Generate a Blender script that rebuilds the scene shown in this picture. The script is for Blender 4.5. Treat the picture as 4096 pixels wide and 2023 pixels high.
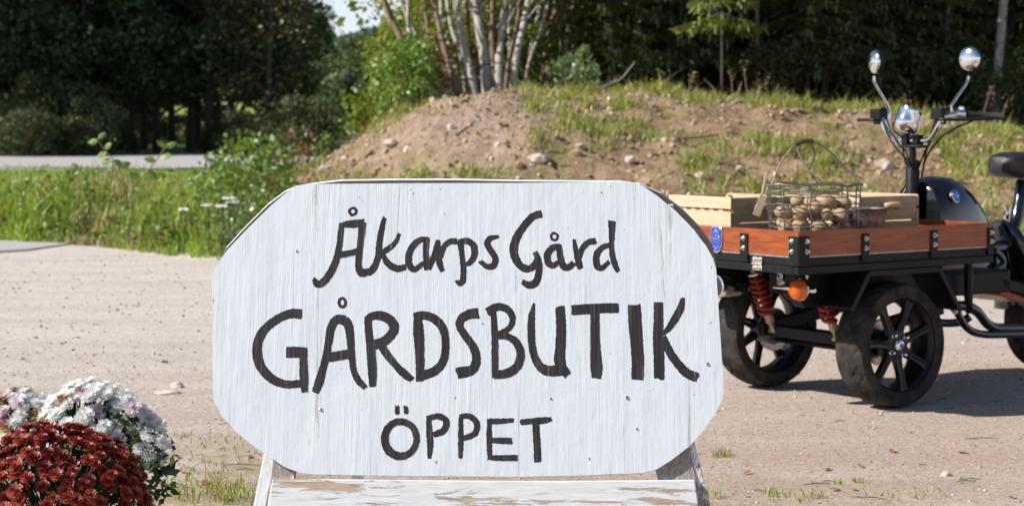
import bpy, bmesh, math, random
import numpy as np
from mathutils import Vector, Matrix, noise

random.seed(7); rng = np.random.default_rng(7)
sc = bpy.context.scene
for o in list(bpy.data.objects): bpy.data.objects.remove(o)
COL = sc.collection

# ------------------------------------------------------------------ camera, sky, sun, exposure
F, YH, CH = 1800.0, 130.0, 1.104            # focal length in px (1024 wide), horizon row, camera height
cam = bpy.data.cameras.new('camera'); camo = bpy.data.objects.new('camera', cam); COL.objects.link(camo)
camo.location = (0, 0, CH); camo.rotation_euler = (math.pi/2, 0, 0)
cam.sensor_width = 36; cam.lens = 36*F/1024; cam.shift_y = -(252.5-YH)/1024
cam.clip_start = 0.05; cam.clip_end = 3000
cam.dof.use_dof = True; cam.dof.focus_distance = 4.25; cam.dof.aperture_fstop = 7.0
sc.camera = camo
EL, PHI = math.radians(38), math.radians(11)
SUN = Vector((-math.cos(EL)*math.cos(PHI), -math.cos(EL)*math.sin(PHI), math.sin(EL)))
w = bpy.data.worlds.new('World'); sc.world = w; w.use_nodes = True
nt = w.node_tree; bg = nt.nodes['Background']
sky = nt.nodes.new('ShaderNodeTexSky'); sky.sky_type = 'NISHITA'; sky.sun_disc = False
sky.sun_elevation = EL; sky.sun_rotation = math.atan2(SUN.x, SUN.y)
sky.air_density = 1.0; sky.dust_density = 0.6; sky.ozone_density = 2.0
wtc = nt.nodes.new('ShaderNodeTexCoord'); wsx = nt.nodes.new('ShaderNodeSeparateXYZ'); nt.links.new(wtc.outputs['Generated'], wsx.inputs[0])
wr = nt.nodes.new('ShaderNodeMapRange'); wr.interpolation_type = 'SMOOTHSTEP'; wr.inputs['From Min'].default_value = 0.0; wr.inputs['From Max'].default_value = 0.30; wr.inputs['To Min'].default_value = 0.8; wr.inputs['To Max'].default_value = 0.0
nt.links.new(wsx.outputs[2], wr.inputs['Value']); wm_ = nt.nodes.new('ShaderNodeMix'); wm_.data_type = 'RGBA'; wm_.inputs[7].default_value = (10.5, 11.4, 12.6, 1)
nt.links.new(wr.outputs[0], wm_.inputs[0]); nt.links.new(sky.outputs[0], wm_.inputs[6]); nt.links.new(wm_.outputs[2], bg.inputs[0]); bg.inputs[1].default_value = 0.068
sl = bpy.data.lights.new('sun', 'SUN'); slo = bpy.data.objects.new('sun', sl); COL.objects.link(slo)
sl.energy = 5.0; sl.angle = math.radians(0.53); sl.color = (1.0, 0.955, 0.88)
slo.rotation_euler = SUN.to_track_quat('Z', 'Y').to_euler(); slo.location = SUN*30
sc.view_settings.view_transform = 'Standard'; sc.view_settings.look = 'None'
sc.view_settings.exposure = 0.46; sc.view_settings.gamma = 1.0
sc.render.engine = 'CYCLES'
sc.cycles.max_bounces = 6; sc.cycles.diffuse_bounces = 3; sc.cycles.glossy_bounces = 3
sc.cycles.transmission_bounces = 4; sc.cycles.transparent_max_bounces = 8
sc.cycles.use_denoising = True

# ------------------------------------------------------------------ helpers
def P(px, py, Y): return Vector(((px-512)/F*Y, Y, CH+(YH-py)/F*Y))
def GX(px, Y): return (px-512)/F*Y
def tag(o, label=None, cat=None, group=None, kind=None):
    if label: o['label'] = label
    if cat: o['category'] = cat
    if group: o['group'] = group
    if kind: o['kind'] = kind
    return o
def empty(name, loc=(0,0,0), rz=0, parent=None):
    o = bpy.data.objects.new(name, None); COL.objects.link(o); o.location = loc; o.rotation_euler[2] = rz
    o.empty_display_size = 0.1; o.parent = parent
    return o
def copy_obj(o, parent=None):
    c = o.copy(); COL.objects.link(c); c.parent = parent; return c
def copy_tree(o, parent=None):
    c = copy_obj(o, parent)
    for ch in [x for x in KIDS.get(o.name, [])]: copy_tree(ch, c)
    return c
KIDS = {}
def link(o, parent=None):
    COL.objects.link(o); o.parent = parent
    if parent is not None: KIDS.setdefault(parent.name, []).append(o)
    return o
def frame_of(d, up=Vector((0,0,1))):
    d = Vector(d).normalized()
    if abs(d.dot(up)) > 0.98: up = Vector((1,0,0))
    s = d.cross(up).normalized(); u = s.cross(d).normalized()
    return d, s, u
def catmull(pts, n=6):
    pts = [Vector(p) for p in pts]
    if len(pts) < 3: return [pts[0].lerp(pts[-1], i/n) for i in range(n+1)]
    q = [pts[0]*2-pts[1]]+pts+[pts[-1]*2-pts[-2]]; out = []
    for i in range(1, len(q)-2):
        a, b, c, d = q[i-1], q[i], q[i+1], q[i+2]
        for k in range(n):
            t = k/n
            out.append(0.5*((2*b)+(c-a)*t+(2*a-5*b+4*c-d)*t*t+(3*b-a-3*c+d)*t**3))
    out.append(pts[-1]); return out
class MB:
    def __init__(s): s.v = []; s.f = []; s.m = []
    def add(s, v, f, m=0):
        k = len(s.v); s.v += [tuple(p) for p in v]; s.f += [tuple(i+k for i in q) for q in f]; s.m += [m]*len(f); return s
    def box(s, lo, hi, m=0, X=None):
        v = [Vector((x, y, z)) for x in (lo[0], hi[0]) for y in (lo[1], hi[1]) for z in (lo[2], hi[2])]
        if X: v = [X @ p for p in v]
        return s.add(v, [(0,1,3,2),(4,6,7,5),(0,4,5,1),(2,3,7,6),(0,2,6,4),(1,5,7,3)], m)
    def beam(s, a, b, w, h, up=(0,0,1), m=0):
        a, b = Vector(a), Vector(b); d, sd, u = frame_of(b-a, Vector(up)); v = []
        for p in (a, b):
            for i, j in ((-1,-1),(1,-1),(1,1),(-1,1)): v.append(p+sd*(i*w/2)+u*(j*h/2))
        return s.add(v, [(0,1,2,3),(7,6,5,4),(0,4,5,1),(1,5,6,2),(2,6,7,3),(3,7,4,0)], m)
    def tube(s, pts, r, n=8, m=0, cap=True, closed=False):
        pts = [Vector(p) for p in pts]; N = len(pts)
        rr = r if isinstance(r, (list, tuple)) else [r]*N
        v = []; f = []; pu = None
        for i, p in enumerate(pts):
            a = pts[(i-1) % N] if (i > 0 or closed) else p; b = pts[(i+1) % N] if (i < N-1 or closed) else p
            d = (b-a)
            if d.length < 1e-9: d = Vector((0,0,1))
            d.normalize()
            if pu is None: _, sd, u = frame_of(d)
            else:
                u = pu-d*pu.dot(d)
                if u.length < 1e-6: _, sd, u = frame_of(d)
                u.normalize(); sd = d.cross(u)
            pu = u
            for k in range(n):
                t = 2*math.pi*k/n; v.append(p+sd*(math.cos(t)*rr[i])+u*(math.sin(t)*rr[i]))
        for i in range(N-1 if not closed else N):
            j = (i+1) % N
            for k in range(n):
                k2 = (k+1) % n; f.append((i*n+k, i*n+k2, j*n+k2, j*n+k))
        if cap and not closed:
            f.append(tuple(reversed(range(n)))); f.append(tuple((N-1)*n+k for k in range(n)))
        return s.add(v, f, m)
    def lathe(s, prof, o, axis, n=16, m=0, cap=True):
        o = Vector(o); d, sd, u = frame_of(axis); v = []; f = []
        for r, h in prof:
            for k in range(n):
                t = 2*math.pi*k/n; v.append(o+d*h+(sd*math.cos(t)+u*math.sin(t))*max(r, 1e-5))
        for i in range(len(prof)-1):
            for k in range(n):
                k2 = (k+1) % n; f.append((i*n+k, i*n+k2, (i+1)*n+k2, (i+1)*n+k))
        if cap: f.append(tuple(reversed(range(n)))); f.append(tuple((len(prof)-1)*n+k for k in range(n)))
        return s.add(v, f, m)
    def prism(s, poly, o, ex, ey, ez, th, m=0):
        o, ex, ey, ez = Vector(o), Vector(ex), Vector(ey), Vector(ez); n = len(poly)
        v = [o+ex*a+ey*b for a, b in poly]+[o+ex*a+ey*b+ez*th for a, b in poly]
        f = [tuple(reversed(range(n))), tuple(range(n, 2*n))]+[(i, (i+1) % n, n+(i+1) % n, n+i) for i in range(n)]
        return s.add(v, f, m)
    def mesh(s, name):
        me = bpy.data.meshes.new(name); me.from_pydata(s.v, [], s.f); me.update()
        me.polygons.foreach_set('material_index', s.m); return me
    def build(s, name, mats, parent=None, smooth=False, bevel=0, fix=True):
        me = s.mesh(name)
        for mm in (mats if isinstance(mats, (list, tuple)) else [mats]): me.materials.append(mm)
        if fix:
            b = bmesh.new(); b.from_mesh(me); bmesh.ops.recalc_face_normals(b, faces=b.faces); b.to_mesh(me); b.free()
        if smooth:
            me.polygons.foreach_set('use_smooth', [True]*len(me.polygons))
            try: me.set_sharp_from_angle(angle=math.radians(38))
            except Exception: pass
        o = link(bpy.data.objects.new(name, me), parent)
        if bevel:
            b = o.modifiers.new('bevel', 'BEVEL'); b.width = bevel; b.segments = 2; b.limit_method = 'ANGLE'
        return o
def quads_mesh(name, V, mats, sel=None, k=4):
    """V: (n, k, 3) array, one k-gon each"""
    n = V.shape[0]; me = bpy.data.meshes.new(name)
    me.vertices.add(n*k); me.vertices.foreach_set('co', V.reshape(-1).astype(np.float32))
    me.loops.add(n*k); me.loops.foreach_set('vertex_index', np.arange(n*k, dtype=np.int32))
    me.polygons.add(n); me.polygons.foreach_set('loop_start', np.arange(0, n*k, k, dtype=np.int32))
    try: me.polygons.foreach_set('loop_total', np.full(n, k, dtype=np.int32))
    except Exception: pass
    for m in mats: me.materials.append(m)
    if sel is not None: me.polygons.foreach_set('material_index', sel.astype(np.int32))
    me.update(); me.validate()
    return me

# ------------------------------------------------------------------ materials
def nd(t, typ, **kw):
    n = t.nodes.new(typ)
    for k, v in kw.items(): setattr(n, k, v)
    return n
def ramp(t, fac, stops):
    r = nd(t, 'ShaderNodeValToRGB'); e = r.color_ramp.elements
    while len(e) < len(stops): e.new(0.5)
    for el, (p, c) in zip(e, stops): el.position = p; el.color = (*c[:3], 1) if len(c) >= 3 else (c[0],)*3+(1,)
    t.links.new(fac, r.inputs[0]); return r.outputs[0]
def coords(t, scale=(1,1,1), kind='Object', rot=(0,0,0)):
    tc = nd(t, 'ShaderNodeTexCoord'); mp = nd(t, 'ShaderNodeMapping')
    mp.inputs['Scale'].default_value = scale; mp.inputs['Rotation'].default_value = rot
    t.links.new(tc.outputs[kind], mp.inputs[0]); return mp.outputs[0]
def tnoise(t, vec, scale, detail=4, rough=.55, out='Fac', dist=0):
    n = nd(t, 'ShaderNodeTexNoise'); n.inputs['Scale'].default_value = scale; n.inputs['Detail'].default_value = detail
    n.inputs['Roughness'].default_value = rough; n.inputs['Distortion'].default_value = dist
    t.links.new(vec, n.inputs['Vector']); return n.outputs[out]
def mixc(t, fac, a, b, mode='MIX'):
    m = nd(t, 'ShaderNodeMix', data_type='RGBA', blend_type=mode)
    for sock, val in ((m.inputs[0], fac), (m.inputs[6], a), (m.inputs[7], b)):
        if hasattr(val, 'is_linked') or hasattr(val, 'links'): t.links.new(val, sock)
        elif isinstance(val, (int, float)): sock.default_value = val
        else: sock.default_value = (*val[:3], 1)
    return m.outputs[2]
def mth(t, op, a, b=0.5, clamp=False):
    m = nd(t, 'ShaderNodeMath', operation=op, use_clamp=clamp)
    for sock, val in ((m.inputs[0], a), (m.inputs[1], b)):
        if isinstance(val, (int, float)): sock.default_value = val
        else: t.links.new(val, sock)
    return m.outputs[0]
def bumpn(t, h, strength, dist=.01, base=None):
    b = nd(t, 'ShaderNodeBump'); b.inputs['Strength'].default_value = strength; b.inputs['Distance'].default_value = dist
    t.links.new(h, b.inputs['Height'])
    if base is not None: t.links.new(base, b.inputs['Normal'])
    return b.outputs[0]
def newmat(name):
    m = bpy.data.materials.new(name); m.use_nodes = True
    return m, m.node_tree, m.node_tree.nodes['Principled BSDF']
def mat(name, col, rough=.6, metal=0, var=.12, scale=25, bump=0, bscale=120, coat=0, rvar=.12, spec=.5):
    m, t, b = newmat(name); vec = coords(t)
    n1 = tnoise(t, vec, scale, 5)
    lo = [c*(1-var*1.6) for c in col]; hi = [min(1, c*(1+var*1.6)) for c in col]
    t.links.new(ramp(t, n1, [(.3, lo), (.7, hi)]), b.inputs['Base Color'])
    r = tnoise(t, vec, scale*2.3, 4)
    t.links.new(ramp(t, r, [(.3, (max(0.02, rough-rvar),)*3), (.7, (min(1, rough+rvar),)*3)]), b.inputs['Roughness'])
    b.inputs['Metallic'].default_value = metal; b.inputs['Specular IOR Level'].default_value = spec
    if coat: b.inputs['Coat Weight'].default_value = coat; b.inputs['Coat Roughness'].default_value = .05
    if bump: t.links.new(bumpn(t, tnoise(t, vec, bscale, 3), bump, .004), b.inputs['Normal'])
    return m
def leafmat(name, cols, trans=.35, rough=.5, clump=1.2, obj_var=.25, dk=.6, tint=(1.0, 1.0, .55)):
    """each leaf its own tone: Random Per Island through a ramp"""
    m = bpy.data.materials.new(name); m.use_nodes = True; t = m.node_tree; t.nodes.clear()
    out = nd(t, 'ShaderNodeOutputMaterial'); g = nd(t, 'ShaderNodeNewGeometry'); oi = nd(t, 'ShaderNodeObjectInfo')
    k = len(cols); c = ramp(t, g.outputs['Random Per Island'], [(i/max(1, k-1), cc) for i, cc in enumerate(cols)])
    n = tnoise(t, coords(t), clump, 3)
    c = mixc(t, mth(t, 'MULTIPLY', n, dk), c, [x*.55 for x in cols[0]])
    c = mixc(t, mth(t, 'MULTIPLY', oi.outputs['Random'], obj_var), c, [x*.6 for x in cols[-1]])
    d = nd(t, 'ShaderNodeBsdfDiffuse'); tr = nd(t, 'ShaderNodeBsdfTranslucent'); gl = nd(t, 'ShaderNodeBsdfGlossy')
    gl.inputs['Roughness'].default_value = rough; gl.inputs['Color'].default_value = (.9, .95, .9, 1)
    t.links.new(c, d.inputs[0]); t.links.new(mixc(t, 1.0, c, tint, 'MULTIPLY'), tr.inputs[0])
    m1 = nd(t, 'ShaderNodeMixShader'); m1.inputs[0].default_value = trans
    t.links.new(d.outputs[0], m1.inputs[1]); t.links.new(tr.outputs[0], m1.inputs[2])
    m2 = nd(t, 'ShaderNodeMixShader'); m2.inputs[0].default_value = .05
    t.links.new(m1.outputs[0], m2.inputs[1]); t.links.new(gl.outputs[0], m2.inputs[2])
    t.links.new(m2.outputs[0], out.inputs[0]); return m

M = {}
M['black'] = mat('black_powder_coat', (.009, .009, .010), .45, 0, .3, 60, .05, 700, spec=.22)
M['gloss'] = mat('gloss_black_paint', (.008, .008, .010), .12, 0, .2, 20, 0, coat=.8, rvar=.04)
M['rubber'] = mat('tyre_rubber', (.034, .031, .028), .85, 0, .5, 14, .25, 500, spec=.2)
M['rimblack'] = mat('satin_black_alloy', (.008, .008, .009), .34, 0, .2, 30, 0, spec=.35)
M['chrome'] = mat('chrome', (.82, .83, .85), .07, 1, .03, 12, 0, rvar=.03)
M['steel'] = mat('brushed_steel', (.55, .53, .50), .28, 1, .12, 60, 0)
M['zinc'] = mat('zinc_fittings', (.62, .60, .55), .30, 1, .15, 80, 0)
M['wire'] = mat('old_wire', (.22, .19, .165), .5, .75, .3, 90, 0)
M['red'] = mat('red_spring_paint', (.24, .010, .014), .5, 0, .15, 60, 0)
M['brass'] = mat('gold_zinc_tube', (.42, .33, .20), .38, .8, .2, 60, 0)
M['amber'] = mat('amber_lens', (.85, .17, .005), .12, 0, .1, 30, 0, coat=.5)
M['amber'].node_tree.nodes['Principled BSDF'].inputs['Transmission Weight'].default_value = .25
M['blue'] = mat('blue_enamel', (.004, .055, .42), .2, 0, .15, 40, 0, coat=.6)
M['silver'] = mat('silver_trim', (.75, .76, .78), .22, 1, .06, 40, 0)
M['glass'] = mat('lamp_glass', (.8, .82, .85), .08, .6, .1, 90, .4, 260)
M['vinyl'] = mat('black_seat_vinyl', (.014, .014, .016), .45, 0, .2, 40, .15, 600)
M['redpaint'] = mat('orange_red_paint', (.30, .04, .015), .35, 0, .1, 20, 0)
M['whitestrip'] = mat('pale_edge_strip', (.55, .52, .47), .6, 0, .15, 90, .2, 400)
def woodmat(name, c0, c1, stretch=(2, 30, 30), rough=.45, coat=0, bump=.15, dark=None):
    m, t, b = newmat(name); v = coords(t, stretch); n = tnoise(t, v, 2.2, 6, .6, dist=.6); n2 = tnoise(t, v, 9, 4, .6)
    c = ramp(t, n, [(.34, c0), (.66, c1)]); c = mixc(t, mth(t, 'MULTIPLY', ramp(t, n2, [(.42, (0,)*3), (.68, (1,)*3)]), .45), c, dark or [x*.45 for x in c0])
    oi = nd(t, 'ShaderNodeObjectInfo'); c = mixc(t, mth(t, 'MULTIPLY', oi.outputs['Random'], .3), c, [x*.72 for x in c0])
    t.links.new(c, b.inputs['Base Color']); b.inputs['Roughness'].default_value = rough
    if coat: b.inputs['Coat Weight'].default_value = coat; b.inputs['Coat Roughness'].default_value = .15
    t.links.new(bumpn(t, n2, bump, .003), b.inputs['Normal']); return m
M['teak'] = woodmat('varnished_teak', (.22, .040, .008), (.46, .112, .018), (3.0, 3.0, 40), .34, .12, .08, dark=(.05, .009, .002))
M['crate'] = woodmat('pale_crate_pine', (.60, .44, .27), (.74, .58, .40), (3, 3, 26), .7, 0, .2, dark=(.36, .22, .11))
M['crate_end'] = woodmat('weathered_crate_end', (.42, .30, .18), (.56, .43, .28), (4, 4, 18), .75, 0, .3, dark=(.17, .10, .055))
M['peg'] = woodmat('peg_wood', (.62, .46, .29), (.72, .56, .38), (20, 20, 4), .65)
M['handlewood'] = woodmat('handle_wood', (.62, .42, .24), (.74, .54, .34), (5, 5, 20), .55)

# ------------------------------------------------------------------ terrain
def tab(x, T):
    if x <= T[0][0]: return T[0][1]
    for (a, b), (c, d) in zip(T, T[1:]):
        if x <= c: return b+(d-b)*(x-a)/(c-a)
    return T[-1][1]
def sm(x): x = min(1, max(0, x)); return x*x*(3-2*x)
TB = [(-60, 24), (-12, 19.6), (-5.18, 18.2), (-2.31, 15.3), (0, 14.2), (2.84, 13.2), (6, 12.6), (12, 12.2), (60, 12)]
TC = [(-8, .27), (-4.5, .28), (-2.98, .33), (-2.24, .60), (-1.92, .76), (-1.66, .95), (-1.18, 1.24), (-.76, 1.42), (-.34, 1.49),
      (.51, 1.47), (1.35, 1.45), (2.2, 1.40), (3.04, 1.34), (4.1, 1.27), (4.73, 1.12), (5.4, .98), (8, .85), (30, .8)]
def smooth_tab(x, T, r=.35): return (tab(x-r, T)+tab(x, T)*2+tab(x+r, T))/4
def Hz(X, Y, rough=True):
    yb = smooth_tab(X, TB, .8)+.25*noise.noise(Vector((X*.9, 3.1, 0)))
    if Y <= yb:
        return .012*noise.noise(Vector((X*.35, Y*.35, 1.7))) if rough else 0.0
    zc = smooth_tab(X, TC); s = (Y-yb)/max(.5, 19.0-yb)
    if Y < 19.0: z = zc*(.35*sm(s)+.65*math.sin(min(1, s)*math.pi/2))
    else:
        zf = .3+(zc*.92-.3)*sm((X+2.2)/2.2)
        z = zc+(zf-zc)*sm((Y-19.0)/5.0)
        z = z+(.3-z)*sm((Y-48)/14.0)
        if Y > 62: z += .9*sm((Y-62)/30)+ .055*max(0, min(Y, 240)-90)*sm((X+45)/30)
    z += .27*math.exp(-((X+.42)/.85)**2-((Y-17.0)/1.0)**2)
    z += .10*math.exp(-((X-.9)/.9)**2-((Y-16.2)/.9)**2)
    if rough:
        fade = sm((Y-yb)/.8)*sm((X+4.5)/2.5)*(1-sm((Y-26)/10))
        if fade > 0:
            v = Vector((X*1.1, Y*1.1, 0)); z += fade*(.11*noise.noise(v)+.07*noise.noise(v*2.7)+.05*noise.noise(v*6.5)+.030*noise.noise(v*14)+.015*noise.noise(v*27))
        z += .04*(1-fade)*noise.noise(Vector((X*.3, Y*.3, 5)))*(1 if Y < 28 else 0)
    return z
def axis(*segs):
    out = []
    for a, b, st in segs: out += list(np.arange(a, b, st))
    return out
def grow(a, b, n, p=2.2): return [a+(b-a)*(i/n)**p for i in range(1, n+1)]
xs = sorted([-10.5-x for x in grow(0, 340, 26)])+axis((-10.5, -6, .3), (-6, 7, .11), (7, 12.01, .3))+[12+x for x in grow(.3, 340, 26)]
ys = [-60, -35, -20, -10, -4, 0]+axis((1, 11.5, .6), (11.5, 21.5, .085), (21.5, 30, .4), (30, 64, 1.2))+[64+x for x in grow(0, 700, 30)]
def build_ground():
    nx, ny = len(xs), len(ys); V = []; Z = []
    for Y in ys:
        for X in xs:
            V.append((X, Y, Hz(X, Y)))
            yb = smooth_tab(X, TB, .8)+.25*noise.noise(Vector((X*.9, 3.1, 0)))
            inn = sm((Y-yb)/.25)
            mound = inn*sm((X+3.3+.5*noise.noise(Vector((X, Y, 9))))/1.3)*(1-sm((Y-22)/2))
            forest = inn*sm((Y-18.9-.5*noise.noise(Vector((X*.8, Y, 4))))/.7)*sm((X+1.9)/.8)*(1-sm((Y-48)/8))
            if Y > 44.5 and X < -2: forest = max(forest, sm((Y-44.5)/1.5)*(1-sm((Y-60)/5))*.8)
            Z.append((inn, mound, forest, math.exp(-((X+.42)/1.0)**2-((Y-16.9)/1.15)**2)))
    f = [(j*nx+i, j*nx+i+1, (j+1)*nx+i+1, (j+1)*nx+i) for j in range(ny-1) for i in range(nx-1)]
    me = bpy.data.meshes.new('ground'); me.from_pydata(V, [], f)
    a = me.color_attributes.new('zone', 'FLOAT_COLOR', 'POINT'); a.data.foreach_set('color', [c for z in Z for c in z])
    me.polygons.foreach_set('use_smooth', [True]*len(f))
    m, t, b = newmat('ground_soil'); me.materials.append(m)
    g = nd(t, 'ShaderNodeNewGeometry'); pos = g.outputs['Position']
    at = nd(t, 'ShaderNodeAttribute', attribute_name='zone'); sp = nd(t, 'ShaderNodeSeparateColor'); t.links.new(at.outputs[0], sp.inputs[0])
    # gravel: pale far part of the yard, pinker near; fine grit
    big = tnoise(t, pos, .55, 4); mid = tnoise(t, pos, 6, 5, .65); fine = tnoise(t, pos, 95, 6, .75); grit = tnoise(t, pos, 330, 3, .7)
    sx = nd(t, 'ShaderNodeSeparateXYZ'); t.links.new(pos, sx.inputs[0])
    pinky = mth(t, 'ADD', mth(t, 'MULTIPLY', sx.outputs[1], -.16), mth(t, 'ADD', mth(t, 'MULTIPLY', sx.outputs[0], .12), 1.85), True)
    pinky = mth(t, 'ADD', mth(t, 'MULTIPLY', big, .5), mth(t, 'SUBTRACT', pinky, .25), True)
    ga = ramp(t, fine, [(.36, (.25, .175, .135)), (.5, (.52, .40, .33)), (.66, (.70, .575, .50))])
    gb = ramp(t, fine, [(.36, (.43, .375, .335)), (.5, (.66, .60, .545)), (.66, (.77, .715, .665))])
    grav = mixc(t, pinky, gb, ga)
    grav = mixc(t, mth(t, 'MULTIPLY', ramp(t, mid, [(.45, (0,)*3), (.75, (1,)*3)]), .30), grav, (.36, .27, .205))
    stv = nd(t, 'ShaderNodeMapping'); stv.inputs['Scale'].default_value = (.35, 1.7, 1); stv.inputs['Rotation'].default_value = (0, 0, .12); t.links.new(pos, stv.inputs[0]); stn = tnoise(t, stv.outputs[0], 1.3, 6, .65)
    grav = mixc(t, mth(t, 'MULTIPLY', ramp(t, stn, [(.46, (0,)*3), (.62, (1,)*3)]), .26), grav, (.36, .27, .215)); grav = mixc(t, mth(t, 'MULTIPLY', ramp(t, stn, [(.34, (1,)*3), (.46, (0,)*3)]), .28), grav, (.66, .60, .55))
    mo_ = tnoise(t, pos, 30, 8, .75); grav = mixc(t, mth(t, 'MULTIPLY', ramp(t, mo_, [(.36, (1,)*3), (.52, (0,)*3)]), .55), grav, (.25, .185, .145)); grav = mixc(t, mth(t, 'MULTIPLY', ramp(t, mo_, [(.56, (0,)*3), (.70, (1,)*3)]), .45), grav, (.74, .66, .60))
    vo = nd(t, 'ShaderNodeTexVoronoi'); vo.inputs['Scale'].default_value = 38; t.links.new(pos, vo.inputs['Vector'])
    grav = mixc(t, mth(t, 'MULTIPLY', ramp(t, vo.outputs['Distance'], [(.0, (1,)*3), (.22, (0,)*3)]), mth(t, 'GREATER_THAN', tnoise(t, pos, 9, 2), .58)), grav, (.17, .14, .125))
    # mossy/earthy patch strip near the sign
    moss = mth(t, 'MULTIPLY', ramp(t, tnoise(t, pos, 2.2, 5, .7), [(.42, (0,)*3), (.58, (1,)*3)]), ramp(t, sx.outputs[1], [(0, (1,)*3), (1, (1,)*3)]))
    vd = nd(t, 'ShaderNodeVectorMath', operation='DISTANCE'); t.links.new(pos, vd.inputs[0]); vd.inputs[1].default_value = (-1.0, 5.7, 0); near = mth(t, 'SUBTRACT', 1.45, vd.outputs['Value'], True)
    vd2 = nd(t, 'ShaderNodeVectorMath', operation='DISTANCE'); t.links.new(pos, vd2.inputs[0]); vd2.inputs[1].default_value = (.95, 5.0, 0); near = mth(t, 'MAXIMUM', near, mth(t, 'MULTIPLY', mth(t, 'SUBTRACT', 1.0, vd2.outputs['Value'], True), .6))
    grav = mixc(t, mth(t, 'MULTIPLY', mth(t, 'MULTIPLY', moss, near), .75), grav, mixc(t, fine, (.16, .12, .045), (.42, .34, .15)))
    # mound: brown earth with stones and moss green
    dn = tnoise(t, pos, 4.5, 8, .7); dirt = ramp(t, dn, [(.28, (.20, .118, .060)), (.5, (.42, .280, .170)), (.72, (.60, .440, .300))])
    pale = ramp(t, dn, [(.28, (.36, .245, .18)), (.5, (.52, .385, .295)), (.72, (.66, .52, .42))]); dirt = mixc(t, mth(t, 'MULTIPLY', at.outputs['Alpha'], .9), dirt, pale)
    gn = tnoise(t, pos, 1.5, 6, .72)
    dirt = mixc(t, mth(t, 'MULTIPLY', ramp(t, gn, [(.51, (0,)*3), (.64, (.85,)*3)]), mth(t, 'SUBTRACT', 1.0, at.outputs['Alpha'], True)), dirt, ramp(t, fine, [(.3, (.16, .19, .03)), (.7, (.36, .38, .09))]))
    verge = ramp(t, tnoise(t, pos, 5, 6, .7), [(.3, (.10, .16, .03)), (.55, (.18, .24, .05)), (.75, (.28, .24, .12))])
    far = ramp(t, tnoise(t, pos, .12, 5), [(.35, (.18, .26, .05)), (.65, (.36, .38, .12))])
    verge = mixc(t, mth(t, 'MULTIPLY', mth(t, 'SUBTRACT', sx.outputs[1], 45), .1, True), verge, far)
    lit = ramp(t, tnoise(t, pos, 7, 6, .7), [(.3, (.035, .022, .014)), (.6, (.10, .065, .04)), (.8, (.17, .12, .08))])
    zn = tnoise(t, pos, 3.5, 5, .7)
    def zmask(s, k=1.2): return mth(t, 'ADD', s, mth(t, 'MULTIPLY', mth(t, 'SUBTRACT', zn, .5), mth(t, 'MULTIPLY', mth(t, 'MULTIPLY', s, mth(t, 'SUBTRACT', 1.0, s)), 4*k)), True)
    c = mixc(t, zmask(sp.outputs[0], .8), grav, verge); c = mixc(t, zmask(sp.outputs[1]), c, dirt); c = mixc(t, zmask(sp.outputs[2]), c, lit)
    t.links.new(c, b.inputs['Base Color']); b.inputs['Roughness'].default_value = .92; b.inputs['Specular IOR Level'].default_value = .25
    n1 = bumpn(t, fine, .55, .012); n2 = bumpn(t, grit, .5, .004, n1)
    n3 = bumpn(t, mth(t, 'MULTIPLY', dn, sp.outputs[1]), 1.0, .16, n2)
    t.links.new(n3, b.inputs['Normal'])
    return tag(link(bpy.data.objects.new('ground', me)), kind='structure')
build_ground()
# roads: the public road beyond the verge, and the asphalt apron corner at the yard's far left
def strip(name, pts, wd, z, m):
    b = MB(); L = catmull([Vector((x, y, 0)) for x, y in pts], 8); v = []; f = []
    for i, p in enumerate(L):
        d = (L[min(i+1, len(L)-1)]-L[max(i-1, 0)]).normalized(); n = Vector((-d.y, d.x, 0))
        for s in (-1, -.33, .33, 1): q = p+n*(s*wd/2); v.append((q.x, q.y, z))
    for i in range(len(L)-1):
        for k in range(3): f.append((i*4+k, i*4+k+1, (i+1)*4+k+1, (i+1)*4+k))
    b.add(v, f); return tag(b.build(name, m, smooth=True), kind='structure')
m_as, t, bb = newmat('worn_asphalt'); g = nd(t, 'ShaderNodeNewGeometry')
fz = tnoise(t, g.outputs['Position'], 60, 6, .7); bz = tnoise(t, g.outputs['Position'], .8, 4)
ca = ramp(t, fz, [(.3, (.30, .295, .29)), (.7, (.46, .45, .44))])
t.links.new(mixc(t, mth(t, 'MULTIPLY', bz, .4), ca, (.52, .50, .47)), bb.inputs['Base Color']); bb.inputs['Roughness'].default_value = .85
t.links.new(bumpn(t, fz, .4, .01), bb.inputs['Normal'])
strip('road', [(-90, 38), (-30, 37.6), (-14, 37.5), (-11.5, 38.6), (-9.6, 41.2), (-9.4, 46), (-11, 54), (-18, 75)], 9.0, .335, m_as)
ap = MB(); apx = [(-9.5, 19.0), (-9.5, 14.9), (-6.4, 15.2), (-5.0, 15.7), (-4.42, 16.5), (-4.25, 17.3), (-4.75, 17.75), (-6.5, 18.3)]
ap.prism(apx, (0, 0, -.02), (1,0,0), (0,1,0), (0,0,1), .040)
tag(ap.build('asphalt_apron', m_as, bevel=.01), kind='structure')

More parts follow.
